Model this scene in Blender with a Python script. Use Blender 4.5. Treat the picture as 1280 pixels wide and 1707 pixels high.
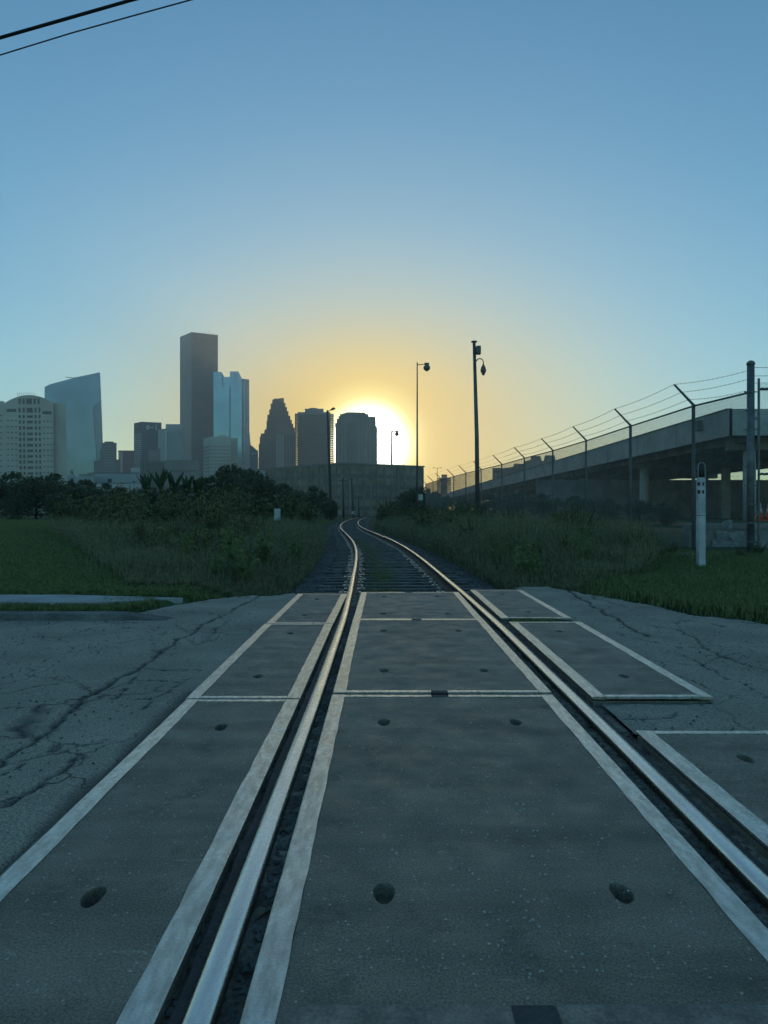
import bpy, bmesh, math, random
import numpy as np
from mathutils import Vector, Matrix
random.seed(7); rng = np.random.default_rng(7)
sc = bpy.context.scene
for o in list(bpy.data.objects): bpy.data.objects.remove(o)
R = math.radians

# ------------------------------------------------------------------ camera
F = 1150.0; CH = 1.076; HY = 853.5          # focal length in photo pixels, eye height, horizon row
cam = bpy.data.cameras.new('camera'); camo = bpy.data.objects.new('camera', cam)
sc.collection.objects.link(camo); sc.camera = camo
camo.location = (0, 0, CH); camo.rotation_euler = (R(90), 0, 0)
cam.sensor_fit = 'VERTICAL'; cam.sensor_height = 36; cam.sensor_width = 27
cam.lens = 36 * F / 1707; cam.clip_start = 0.05; cam.clip_end = 20000

# ------------------------------------------------------------------ sky and sun
SUN = Vector(((614 - 640) / F, 1, (HY - 742) / F)).normalized()
world = bpy.data.worlds.new('World'); sc.world = world; world.use_nodes = True
nt = world.node_tree; N = nt.nodes; L = nt.links
bg = N['Background']; bg.inputs[1].default_value = 0.15
sky = N.new('ShaderNodeTexSky'); sky.sky_type = 'NISHITA'; sky.sun_disc = False
sky.sun_elevation = math.asin(SUN.z); sky.sun_rotation = math.atan2(SUN.x, SUN.y)
sky.air_density = 1.0; sky.dust_density = 0.1; sky.ozone_density = 3.9; sky.altitude = 20
# the sun's own aureole in humid evening air, a function of the angle from the sun
tc = N.new('ShaderNodeTexCoord'); dt = N.new('ShaderNodeVectorMath'); dt.operation = 'DOT_PRODUCT'
nrm = N.new('ShaderNodeVectorMath'); nrm.operation = 'NORMALIZE'
L.new(tc.outputs['Generated'], nrm.inputs[0]); L.new(nrm.outputs[0], dt.inputs[0]); dt.inputs[1].default_value = SUN
ac = N.new('ShaderNodeMath'); ac.operation = 'ARCCOSINE'; L.new(dt.outputs['Value'], ac.inputs[0])
dg = N.new('ShaderNodeMath'); dg.operation = 'DIVIDE'; dg.inputs[1].default_value = R(40); dg.use_clamp = True
L.new(ac.outputs[0], dg.inputs[0])
ds = N.new('ShaderNodeVectorMath'); ds.operation = 'SUBTRACT'; ds.inputs[1].default_value = SUN; L.new(nrm.outputs[0], ds.inputs[0])
dm = N.new('ShaderNodeVectorMath'); dm.operation = 'MULTIPLY'; dm.inputs[1].default_value = (.62, 1, 1.05); L.new(ds.outputs[0], dm.inputs[0])
dl = N.new('ShaderNodeVectorMath'); dl.operation = 'LENGTH'; L.new(dm.outputs[0], dl.inputs[0])
dw = N.new('ShaderNodeMath'); dw.operation = 'DIVIDE'; dw.inputs[1].default_value = R(40); dw.use_clamp = True; L.new(dl.outputs['Value'], dw.inputs[0])
def ramp(nodes, stops, interp='LINEAR'):
    r = nodes.new('ShaderNodeValToRGB'); r.color_ramp.interpolation = interp
    e = r.color_ramp.elements
    while len(e) < len(stops): e.new(0.5)
    for i, (p, c) in enumerate(stops):
        e[i].position = p; e[i].color = (c[0], c[1], c[2], 1) if not isinstance(c, float) else (c, c, c, 1)
    return r
D40 = 40.0
fac = ramp(N, [(0, 1.0), (4 / D40, .98), (6.0 / D40, .9), (9 / D40, .68), (13 / D40, .40), (18 / D40, .18), (26 / D40, .05), (1.0, 0.0)], 'B_SPLINE')
col = ramp(N, [(0, (.15, .10, .022)), (6 / D40, (.135, .092, .022)), (10 / D40, (.118, .086, .026)), (16 / D40, (.10, .086, .042)), (1.0, (.085, .085, .06))])
cfac = ramp(N, [(0, 1.0), (2.6 / D40, 1.0), (3.6 / D40, .85), (4.8 / D40, .55), (7 / D40, .22), (11 / D40, .0), (1.0, 0.0)], 'B_SPLINE')
ccol = ramp(N, [(0, (1, .97, .88)), (2.4 / D40, (.9, .86, .68)), (3.3 / D40, (.46, .41, .2)), (4.0 / D40, (.27, .215, .07)), (5.5 / D40, (.2, .143, .034)), (11 / D40, (.16, .108, .022)), (1.0, (.15, .10, .02))])
def scaled(c):
    g = N.new('ShaderNodeVectorMath'); g.operation = 'SCALE'; g.inputs['Scale'].default_value = 26.0; L.new(c.outputs[0], g.inputs[0]); return g.outputs[0]
L.new(dw.outputs[0], fac.inputs[0]); L.new(dw.outputs[0], col.inputs[0]); L.new(dg.outputs[0], cfac.inputs[0]); L.new(dg.outputs[0], ccol.inputs[0])
m1 = N.new('ShaderNodeMix'); m1.data_type = 'RGBA'; mx = N.new('ShaderNodeMix'); mx.data_type = 'RGBA'
L.new(fac.outputs[0], m1.inputs['Factor']); L.new(scaled(col), m1.inputs['B'])
L.new(cfac.outputs[0], mx.inputs['Factor']); L.new(m1.outputs['Result'], mx.inputs['A']); L.new(scaled(ccol), mx.inputs['B'])
tint = N.new('ShaderNodeVectorMath'); tint.operation = 'MULTIPLY'; tint.inputs[1].default_value = (.94, 1.09, .89)
L.new(sky.outputs[0], tint.inputs[0]); L.new(tint.outputs[0], m1.inputs['A'])
L.new(mx.outputs['Result'], bg.inputs[0])

sun = bpy.data.lights.new('sun', 'SUN'); sun.energy = 0.5; sun.angle = R(0.5); sun.color = (1, .72, .42)
suno = bpy.data.objects.new('sun', sun); sc.collection.objects.link(suno)
suno.rotation_euler = SUN.to_track_quat('Z', 'Y').to_euler()
sc.view_settings.view_transform = 'Standard'; sc.view_settings.look = 'None'
sc.view_settings.gamma = 1; sc.view_settings.exposure = 0.78
sc.view_settings.use_curve_mapping = False
sc.cycles.use_denoising = True; sc.cycles.volume_bounces = 2; sc.cycles.max_bounces = 6
HAZE_DENSITY = 0.00026

# ------------------------------------------------------------------ helpers
C = sc.collection
def P(x, y, Y): return Vector(((x - 640) / F * Y, Y, CH + (HY - y) / F * Y))
def PX(x, Y): return (x - 640) / F * Y
def PZ(y, Y): return CH + (HY - y) / F * Y

def tag(o, label=None, cat=None, group=None, kind=None):
    if label: o['label'] = label
    if cat: o['category'] = cat
    if group: o['group'] = group
    if kind: o['kind'] = kind
    return o
def thing(name, loc, label, cat, group=None, rz=0):
    o = bpy.data.objects.new(name, None); C.objects.link(o); o.location = loc; o.rotation_euler.z = rz
    o.empty_display_size = .2
    return tag(o, label, cat, group)
def copy_tree(o, parent=None):
    c = o.copy(); C.objects.link(c); c.parent = parent
    for ch in [k for k in o.children]: copy_tree(ch, c)
    return c

class MB:
    def __init__(s): s.v = []; s.f = []
    def add(s, vs, fs):
        b = len(s.v); s.v += [tuple(p) for p in vs]; s.f += [tuple(b + i for i in f) for f in fs]; return s
    def box(s, x0, x1, y0, y1, z0, z1):
        v = [(x, y, z) for z in (z0, z1) for x, y in ((x0, y0), (x1, y0), (x1, y1), (x0, y1))]
        return s.add(v, [(3, 2, 1, 0), (4, 5, 6, 7), (0, 1, 5, 4), (1, 2, 6, 5), (2, 3, 7, 6), (3, 0, 4, 7)])
    def bbox(s, x0, x1, y0, y1, z0, z1, b=.004):   # box with chamfered top edges
        v = [(x0, y0, z0), (x1, y0, z0), (x1, y1, z0), (x0, y1, z0), (x0, y0, z1 - b), (x1, y0, z1 - b), (x1, y1, z1 - b), (x0, y1, z1 - b),
             (x0 + b, y0 + b, z1), (x1 - b, y0 + b, z1), (x1 - b, y1 - b, z1), (x0 + b, y1 - b, z1)]
        f = [(3, 2, 1, 0), (8, 9, 10, 11)]
        for i in range(4):
            j = (i + 1) % 4; f += [(i, j, 4 + j, 4 + i), (4 + i, 4 + j, 8 + j, 8 + i)]
        return s.add(v, f)
    def prism(s, pts, z0, z1):
        n = len(pts)
        z0 = z0 if hasattr(z0, '__len__') else [z0] * n; z1 = z1 if hasattr(z1, '__len__') else [z1] * n
        v = [(p[0], p[1], z0[i]) for i, p in enumerate(pts)] + [(p[0], p[1], z1[i]) for i, p in enumerate(pts)]
        return s.add(v, [tuple(range(n))[::-1], tuple(range(n, 2 * n))] + [(i, (i + 1) % n, n + (i + 1) % n, n + i) for i in range(n)])
    def slab(s, pts, A, U, W, d0, d1):              # polygon pts (u,z) in plane A + u*U, thickness along W
        n = len(pts)
        v = [A + U * p[0] + Vector((0, 0, p[1])) + W * d for d in (d0, d1) for p in pts]
        return s.add(v, [tuple(range(n))[::-1], tuple(range(n, 2 * n))] + [(i, (i + 1) % n, n + (i + 1) % n, n + i) for i in range(n)])
    def tube(s, path, r, n=8, cap=True):
        path = [Vector(p) for p in path]; k = len(path)
        rs = r if hasattr(r, '__len__') else [r] * k
        b = len(s.v); up = Vector((0, 0, 1))
        for i, p in enumerate(path):
            t = (path[min(i + 1, k - 1)] - path[max(i - 1, 0)]).normalized()
            a = t.cross(up if abs(t.z) < .95 else Vector((0, 1, 0))).normalized(); c = t.cross(a)
            for j in range(n):
                q = 2 * math.pi * j / n; s.v.append(tuple(p + (a * math.cos(q) + c * math.sin(q)) * rs[i]))
        for i in range(k - 1):
            for j in range(n):
                s.f.append((b + i * n + j, b + i * n + (j + 1) % n, b + (i + 1) * n + (j + 1) % n, b + (i + 1) * n + j))
        if cap:
            s.f.append(tuple(b + j for j in range(n))[::-1]); s.f.append(tuple(b + (k - 1) * n + j for j in range(n)))
        return s
    def lathe(s, c, prof, n=12):
        return s.tube([(c[0], c[1], c[2] + z) for _, z in prof], [r for r, _ in prof], n)
    def build(s, name, mat, parent=None, label=None, cat=None, group=None, kind=None, smooth=False, origin=None):
        m = bpy.data.meshes.new(name); v = np.array(s.v, float)
        if parent is not None: v = v - np.array(parent_world(parent))
        elif origin is None:
            origin = ((v[:, 0].min() + v[:, 0].max()) / 2, (v[:, 1].min() + v[:, 1].max()) / 2, v[:, 2].min())
        if parent is None: v = v - np.array(origin)
        m.from_pydata([tuple(p) for p in v], [], s.f); m.validate()
        bm = bmesh.new(); bm.from_mesh(m); bmesh.ops.recalc_face_normals(bm, faces=bm.faces); bm.to_mesh(m); bm.free()
        if smooth: m.polygons.foreach_set('use_smooth', [True] * len(m.polygons))
        m.materials.append(mat); o = bpy.data.objects.new(name, m); C.objects.link(o)
        if parent is not None: o.parent = parent
        else: o.location = origin
        return tag(o, label, cat, group, kind)
def parent_world(p):
    v = Vector((0, 0, 0))
    while p is not None: v = v + Vector(p.location); p = p.parent
    return v
def np_mesh(name, V, faces, mat, attr=None):
    m = bpy.data.meshes.new(name); V = np.asarray(V, np.float32); faces = np.asarray(faces, np.int32); k = faces.shape[1]
    m.vertices.add(len(V)); m.vertices.foreach_set('co', V.ravel())
    m.loops.add(faces.size); m.loops.foreach_set('vertex_index', faces.ravel())
    m.polygons.add(len(faces)); m.polygons.foreach_set('loop_start', np.arange(0, faces.size, k, dtype=np.int32))
    m.update(calc_edges=True)
    for nm, arr in (attr or {}).items():
        a = m.attributes.new(nm, 'FLOAT', 'POINT'); a.data.foreach_set('value', np.asarray(arr, np.float32))
    m.materials.append(mat); return m
def link(name, m, parent=None, loc=(0, 0, 0), label=None, cat=None, group=None, kind=None):
    o = bpy.data.objects.new(name, m); C.objects.link(o); o.location = loc; o.parent = parent
    return tag(o, label, cat, group, kind)

def pmat(name, c, rough=.8, metal=0., var=.18, scale=6., c2=None, bump=0., bscale=60., spec=.5, speck=None, stretch=None, fine=0., rvar=0., translucent=0.):
    """principled material; colour varied by two noise octaves in object space, optional specks and bump"""
    m = bpy.data.materials.new(name); m.use_nodes = True; t = m.node_tree; n = t.nodes; l = t.links
    b = n['Principled BSDF']; b.inputs['Roughness'].default_value = rough; b.inputs['Metallic'].default_value = metal
    b.inputs['Specular IOR Level'].default_value = spec
    tc = n.new('ShaderNodeTexCoord'); oi = n.new('ShaderNodeObjectInfo')
    off = n.new('ShaderNodeVectorMath'); off.operation = 'MULTIPLY_ADD'
    cb = n.new('ShaderNodeCombineXYZ'); l.new(oi.outputs['Random'], cb.inputs[0]); l.new(oi.outputs['Random'], cb.inputs[1])
    off.inputs[1].default_value = (37, 53, 0); l.new(cb.outputs[0], off.inputs[0]); l.new(tc.outputs['Object'], off.inputs[2])
    def noise(s, d=4.):
        q = n.new('ShaderNodeTexNoise'); q.inputs['Scale'].default_value = s; q.inputs['Detail'].default_value = d
        l.new(off.outputs[0], q.inputs['Vector']); return q
    a = Vector(c); d = Vector(c2) if c2 else a * (1 - var)
    n1 = noise(scale, 6.)
    if stretch:
        sv = n.new('ShaderNodeVectorMath'); sv.operation = 'MULTIPLY'; sv.inputs[1].default_value = stretch; l.new(off.outputs[0], sv.inputs[0]); l.new(sv.outputs[0], n1.inputs['Vector'])
    r1 = ramp(n, [(.35, tuple(d)), (.65, tuple(a * (1 + (0 if c2 else var))))]); l.new(n1.outputs['Fac'], r1.inputs[0])
    out = r1.outputs[0]
    if fine:
        n2 = noise(bscale, 2.); r2 = ramp(n, [(.3, 1.0 - fine), (.7, 1.0 + fine)]); l.new(n2.outputs['Fac'], r2.inputs[0])
        mm = n.new('ShaderNodeMix'); mm.data_type = 'RGBA'; mm.blend_type = 'MULTIPLY'; mm.inputs['Factor'].default_value = 1
        l.new(out, mm.inputs['A']); l.new(r2.outputs[0], mm.inputs['B']); out = mm.outputs['Result']
    if speck:
        sc_, thr, colr = speck
        vo = n.new('ShaderNodeTexVoronoi'); vo.inputs['Scale'].default_value = sc_; l.new(off.outputs[0], vo.inputs['Vector'])
        sp = n.new('ShaderNodeSeparateColor'); l.new(vo.outputs['Color'], sp.inputs[0])
        lt = n.new('ShaderNodeMath'); lt.operation = 'LESS_THAN'; lt.inputs[1].default_value = thr; l.new(sp.outputs[0], lt.inputs[0])
        l2 = n.new('ShaderNodeMath'); l2.operation = 'LESS_THAN'; l2.inputs[1].default_value = .33; l.new(vo.outputs['Distance'], l2.inputs[0])
        mu = n.new('ShaderNodeMath'); mu.operation = 'MULTIPLY'; l.new(lt.outputs[0], mu.inputs[0]); l.new(l2.outputs[0], mu.inputs[1])
        mm = n.new('ShaderNodeMix'); mm.data_type = 'RGBA'; l.new(mu.outputs[0], mm.inputs['Factor']); l.new(out, mm.inputs['A'])
        mm.inputs['B'].default_value = (*colr, 1); out = mm.outputs['Result']
    l.new(out, b.inputs['Base Color'])
    if rvar:
        r3 = ramp(n, [(.3, max(.02, rough - rvar)), (.7, min(1., rough + rvar))]); n3 = noise(scale * 2.3, 5.); l.new(n3.outputs['Fac'], r3.inputs[0]); l.new(r3.outputs[0], b.inputs['Roughness'])
    if bump:
        n4 = noise(bscale, 5.); bp = n.new('ShaderNodeBump'); bp.inputs['Strength'].default_value = min(1., bump); bp.inputs['Distance'].default_value = .01
        l.new(n4.outputs['Fac'], bp.inputs['Height']); l.new(bp.outputs[0], b.inputs['Normal'])
    if translucent:
        tr = n.new('ShaderNodeBsdfTranslucent'); l.new(out, tr.inputs[0]); ms = n.new('ShaderNodeMixShader'); ms.inputs[0].default_value = translucent
        l.new(b.outputs[0], ms.inputs[1]); l.new(tr.outputs[0], ms.inputs[2]); l.new(ms.outputs[0], n['Material Output'].inputs[0])
    return m

def vnoise(x, y, s, seed=0):
    """smooth value noise on arrays"""
    x = np.asarray(x, float) / s; y = np.asarray(y, float) / s
    xi = np.floor(x).astype(np.int64); yi = np.floor(y).astype(np.int64); fx = x - xi; fy = y - yi
    fx = fx * fx * (3 - 2 * fx); fy = fy * fy * (3 - 2 * fy)
    def h(a, b):
        q = (a * 374761393 + b * 668265263 + seed * 974711) & 0xffffffff
        q = ((q ^ (q >> 13)) * 1274126177) & 0xffffffff
        return ((q ^ (q >> 16)) & 0xffff) / 65535.
    return (h(xi, yi) * (1 - fx) + h(xi + 1, yi) * fx) * (1 - fy) + (h(xi, yi + 1) * (1 - fx) + h(xi + 1, yi + 1) * fx) * fy
def fbm(x, y, s, seed=0, o=4):
    t = 0; a = .5
    for i in range(o): t = t + a * vnoise(x, y, s / 2 ** i, seed + i * 17); a *= .5
    return t

M = {}
M['earth'] = pmat('earth_and_turf', (.085, .12, .05), 1, var=.35, scale=.8, c2=(.055, .065, .035), bump=.6, bscale=9, spec=.1)
M['grass'] = pmat('grass_blade', (.27, .29, .11), .7, var=.4, scale=16, c2=(.11, .145, .055), spec=.2, translucent=.3)
M['drygrass'] = pmat('dry_grass_blade', (.34, .30, .18), .8, var=.4, scale=13, c2=(.10, .13, .055), spec=.2, translucent=.3)
M['leaf'] = pmat('shrub_leaf', (.27, .28, .13), .6, var=.4, scale=9, c2=(.12, .145, .06), spec=.25, translucent=.4)
M['leafdark'] = pmat('tree_leaf', (.14, .17, .09), .6, var=.4, scale=2.5, c2=(.065, .09, .05), spec=.25, translucent=.35)
M['bigleaf'] = pmat('banana_leaf', (.05, .09, .035), .5, var=.3, scale=.8, spec=.3, translucent=.3)
M['bark'] = pmat('bark', (.06, .05, .04), .9, var=.3, scale=8, bump=.5, bscale=30, spec=.1)
def panel_mat():
    m = bpy.data.materials.new('weathered_crossing_panel'); m.use_nodes = True; t = m.node_tree; n = t.nodes; l = t.links; b = n['Principled BSDF']
    tc = n.new('ShaderNodeTexCoord'); oi = n.new('ShaderNodeObjectInfo'); cb = n.new('ShaderNodeCombineXYZ'); l.new(oi.outputs['Random'], cb.inputs[0]); l.new(oi.outputs['Random'], cb.inputs[1])
    off = n.new('ShaderNodeVectorMath'); off.operation = 'MULTIPLY_ADD'; off.inputs[1].default_value = (37, 53, 0); l.new(cb.outputs[0], off.inputs[0]); l.new(tc.outputs['Object'], off.inputs[2])
    def noise(s, d=5., rough=.55, st=(1, 1, 1)):
        v = n.new('ShaderNodeVectorMath'); v.operation = 'MULTIPLY'; v.inputs[1].default_value = st; l.new(off.outputs[0], v.inputs[0])
        q = n.new('ShaderNodeTexNoise'); q.inputs['Scale'].default_value = s; q.inputs['Detail'].default_value = d; q.inputs['Roughness'].default_value = rough; l.new(v.outputs[0], q.inputs['Vector']); return q.outputs['Fac']
    def mul(a, bb):
        k = n.new('ShaderNodeMix'); k.data_type = 'RGBA'; k.blend_type = 'MULTIPLY'; k.inputs['Factor'].default_value = 1; l.new(a, k.inputs['A']); l.new(bb, k.inputs['B']); return k.outputs['Result']
    def rp(f, s): q = ramp(n, s); l.new(f, q.inputs[0]); return q.outputs[0]
    c = rp(noise(2.2, 6, .6), [(.3, (.185, .155, .113)), (.7, (.305, .254, .182))])
    c = mul(c, rp(noise(150, 3, .75), [(.33, .45), (.66, 1.5)]))                       # aggregate grain
    c = mul(c, rp(noise(.55, 4, .6, (1, 9, 1)), [(.36, .76), (.6, 1.06)]))              # tyre polish running across the rails
    c = mul(c, rp(noise(5, 6, .7), [(.57, 1.0), (.68, .66)]))                           # oil and damp stains
    c = mul(c, rp(noise(14, 5, .7, (.35, 1.6, 1)), [(.62, 1.0), (.70, 1.5)]))           # pale scuffs
    vo = n.new('ShaderNodeTexVoronoi'); vo.inputs['Scale'].default_value = 110; l.new(off.outputs[0], vo.inputs['Vector'])
    sp = n.new('ShaderNodeSeparateColor'); l.new(vo.outputs['Color'], sp.inputs[0])
    f = n.new('ShaderNodeMath'); f.operation = 'LESS_THAN'; f.inputs[1].default_value = .02; l.new(sp.outputs[0], f.inputs[0])
    f2 = n.new('ShaderNodeMath'); f2.operation = 'LESS_THAN'; f2.inputs[1].default_value = .4; l.new(vo.outputs['Distance'], f2.inputs[0])
    f3 = n.new('ShaderNodeMath'); f3.operation = 'MULTIPLY'; l.new(f.outputs[0], f3.inputs[0]); l.new(f2.outputs[0], f3.inputs[1])
    k = n.new('ShaderNodeMix'); k.data_type = 'RGBA'; l.new(f3.outputs[0], k.inputs['Factor']); l.new(c, k.inputs['A']); k.inputs['B'].default_value = (.5, .46, .38, 1)
    l.new(k.outputs['Result'], b.inputs['Base Color']); l.new(rp(noise(6, 5), [(.3, .45), (.7, .75)]), b.inputs['Roughness'])
    bp = n.new('ShaderNodeBump'); bp.inputs['Strength'].default_value = .8; bp.inputs['Distance'].default_value = .006; l.new(noise(120, 4, .7), bp.inputs['Height']); l.new(bp.outputs[0], b.inputs['Normal'])
    return m
M['panel'] = panel_mat()
M['steel'] = pmat('worn_galvanised_steel', (.66, .62, .54), .34, metal=.8, var=.1, scale=26, bump=.06, bscale=160, fine=.12, rvar=.1, c2=(.44, .40, .335), stretch=(1.6, .4, 1))
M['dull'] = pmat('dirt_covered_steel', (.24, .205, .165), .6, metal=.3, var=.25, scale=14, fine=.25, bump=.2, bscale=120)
M['railtop'] = pmat('polished_rail', (.62, .60, .56), .27, metal=1, var=.12, scale=14, bump=.02, bscale=150, rvar=.05, stretch=(4, .25, 4))
M['railside'] = pmat('rail_rust', (.075, .05, .035), .75, metal=.2, var=.4, scale=12, bump=.4, bscale=60)
M['dirt'] = pmat('flangeway_dirt', (.22, .19, .15), 1, var=.45, scale=9, bump=.9, bscale=45, fine=.4, speck=(60, .05, (.16, .15, .13)), spec=.1)
M['rubber'] = pmat('black_rubber', (.05, .05, .048), .75, var=.3, scale=10, bump=.5, bscale=60)
M['concrete'] = pmat('concrete', (.30, .29, .27), .85, var=.2, scale=1.4, bump=.3, bscale=40, fine=.15, spec=.3)
M['walk'] = pmat('sidewalk_concrete', (.36, .36, .34), .9, var=.2, scale=1.5, bump=.3, bscale=50, fine=.2)
M['kerb'] = pmat('kerb_concrete', (.15, .145, .13), .9, var=.35, scale=3, bump=.5, bscale=40, fine=.2)
M['stone'] = pmat('ballast_stone', (.2, .195, .18), .9, var=.4, scale=2.5, c2=(.09, .09, .082), spec=.3)
M['wood'] = pmat('weathered_tie_wood', (.16, .15, .13), .9, var=.35, scale=5, c2=(.07, .065, .055), bump=.7, bscale=40)
M['plate'] = pmat('tie_plate_steel', (.38, .36, .32), .45, metal=.6, var=.4, scale=14)
M['galv'] = pmat('galvanised_fence_steel', (.16, .17, .17), .55, metal=.5, var=.25, scale=4)
M['wire'] = pmat('fence_wire', (.20, .21, .21), .5, metal=.6, var=.2, scale=4)
M['cable'] = pmat('black_cable', (.015, .015, .016), .7)
M['pole'] = pmat('painted_pole', (.13, .132, .13), .55, metal=.3, var=.2, scale=2)
M['polewood'] = pmat('utility_pole_wood', (.10, .085, .07), .9, var=.3, scale=3)
M['white'] = pmat('white_paint', (.52, .53, .52), .6, var=.15, scale=5, fine=.1)
M['dark'] = pmat('dark_plastic', (.03, .032, .034), .6)
M['graffiti'] = pmat('pale_spray_paint', (.36, .36, .35), .8, var=.35, scale=7)
M['orange'] = pmat('orange_plastic', (.62, .075, .03), .5, var=.15, scale=5)
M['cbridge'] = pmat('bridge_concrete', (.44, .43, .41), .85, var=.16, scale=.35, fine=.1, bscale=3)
M['cdark'] = pmat('shade_dark_concrete', (.2, .195, .18), .9, var=.35, scale=.4)  # darker concrete: shade under the deck put into the colour; also joints, coping, ledge
M['leafdry'] = pmat('fallen_leaf', (.17, .14, .10), .8, var=.4, scale=20)

# ------------------------------------------------------------------ track geometry
LEFT = [(588, 980), (594.7, 949), (597.4, 927.5), (594.7, 910), (587, 899), (577, 887), (568, 876.6), (577, 869.5), (592.5, 863.6)]
RIGHT = [(741, 968), (723, 948), (680, 915.5), (652.7, 900), (627.5, 889.8), (605.6, 881.6), (595, 872.8), (598, 867.5)]
def curve_pts(px, X0):
    p = [(X0, y) for y in (-6, 0, 3, 6, 8.2)]
    for x, y in px:
        Y = CH * F / (y - HY); p.append((PX(x, Y), Y))
    return p
cl, cr = curve_pts(LEFT, -.396), curve_pts(RIGHT, 1.104)
ys_ = np.linspace(-6, 66, 300)
lx = np.interp(ys_, [p[1] for p in cl], [p[0] for p in cl]); rx = np.interp(ys_, [p[1] for p in cr], [p[0] for p in cr])
cen = (lx + rx) / 2
k = np.hanning(41); k /= k.sum(); cpad = np.pad(cen, 20, mode='reflect', reflect_type='odd'); cen = np.convolve(cpad, k, 'valid')
far = [(66, cen[-1]), (82, PX(575, 82) + .9), (100, PX(583, 100) + .9), (125, PX(596, 125) + .6), (160, PX(606, 160)), (200, PX(612, 200))]
TY = np.concatenate([ys_, [q[0] for q in far[1:]]]); TX = np.concatenate([cen, [q[1] for q in far[1:]]])
TYf = np.concatenate([np.arange(-6, 66, .25), np.arange(66, 190, 1.)])
TXf = np.interp(TYf, TY, TX); kk = np.hanning(9); kk /= kk.sum(); TXf[4:-4] = np.convolve(TXf, kk, 'valid')
def track_x(y): return np.interp(y, TYf, TXf)
def track_frame(y):
    a = (track_x(y + .5) - track_x(y - .5)); t = Vector((a, 1, 0)).normalized(); return Vector((float(track_x(y)), y, 0)), t, Vector((t.y, -t.x, 0))

# ------------------------------------------------------------------ ground sheet
ROAD_FAR_R = [(1.1, 9.6), (1.9, 10.0), (2.39, 10.1), (2.84, 9.0), (3.1, 8.15), (3.3, 7.3), (3.75, 6.6), (5.5, 6.1), (12, 5.9), (80, 5.9)]
def road_far(x):
    x = np.asarray(x, float)
    r = np.interp(x, [p[0] for p in ROAD_FAR_R], [p[1] for p in ROAD_FAR_R])
    l = np.interp(x, [-80, -2.9, -2.2, -1.2], [7.05, 7.05, 8.6, 9.2])
    return np.where(x < .35, np.where(x < -1.0, l, 9.2), r)
def ground_z(x, y):
    x = np.asarray(x, float); y = np.asarray(y, float)
    d = np.abs(x - track_x(y))
    bank = np.clip((d - 1.7) / 1.3, 0, 1); bank = bank * bank * (3 - 2 * bank)
    z = -.32 + bank * (np.where(x < track_x(y), .375, .34)) + (fbm(x, y, 3, 3) - .45) * .10 * np.clip((y - 8) / 6, 0, 1)
    rise = np.clip((y - 14) / 40, 0, 1) * np.clip((d - 4) / 6, 0, 1) * .15
    z = z + rise
    z = np.where((x < -1.9) & (y > 7.0) & (y < 8.6), np.minimum(z, .02), z)
    infr = np.clip((y - road_far(x)) / .35, 0, 1)
    return np.where(infr < 1, -.3 + (np.maximum(z, -.3) + .3) * infr, z)
gx = np.concatenate([[-2500, -1200, -600, -300, -150, -90], np.arange(-60, -14, 1.5), np.arange(-14, 14, .2), np.arange(14, 60, 1.5), [90, 150, 300, 600, 1200, 2500]])
gy = np.concatenate([[-300, -150, -60, -20, -8], np.arange(-4, 5, 1.), np.arange(5, 16, .12), np.arange(16, 40, .5), np.arange(40, 130, 2.5), [160, 200, 300, 500, 900, 1500, 2500]])
GX, GY = np.meshgrid(gx, gy); nx, ny = len(gx), len(gy)
idx = np.arange(nx * ny).reshape(ny, nx)
quads = np.stack([idx[:-1, :-1], idx[:-1, 1:], idx[1:, 1:], idx[1:, :-1]], -1).reshape(-1, 4)
m = np_mesh('ground', np.stack([GX, GY, ground_z(GX, GY)], -1).reshape(-1, 3), quads, M['earth'])
m.polygons.foreach_set('use_smooth', [True] * len(m.polygons)); link('ground', m, kind='structure')

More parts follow.
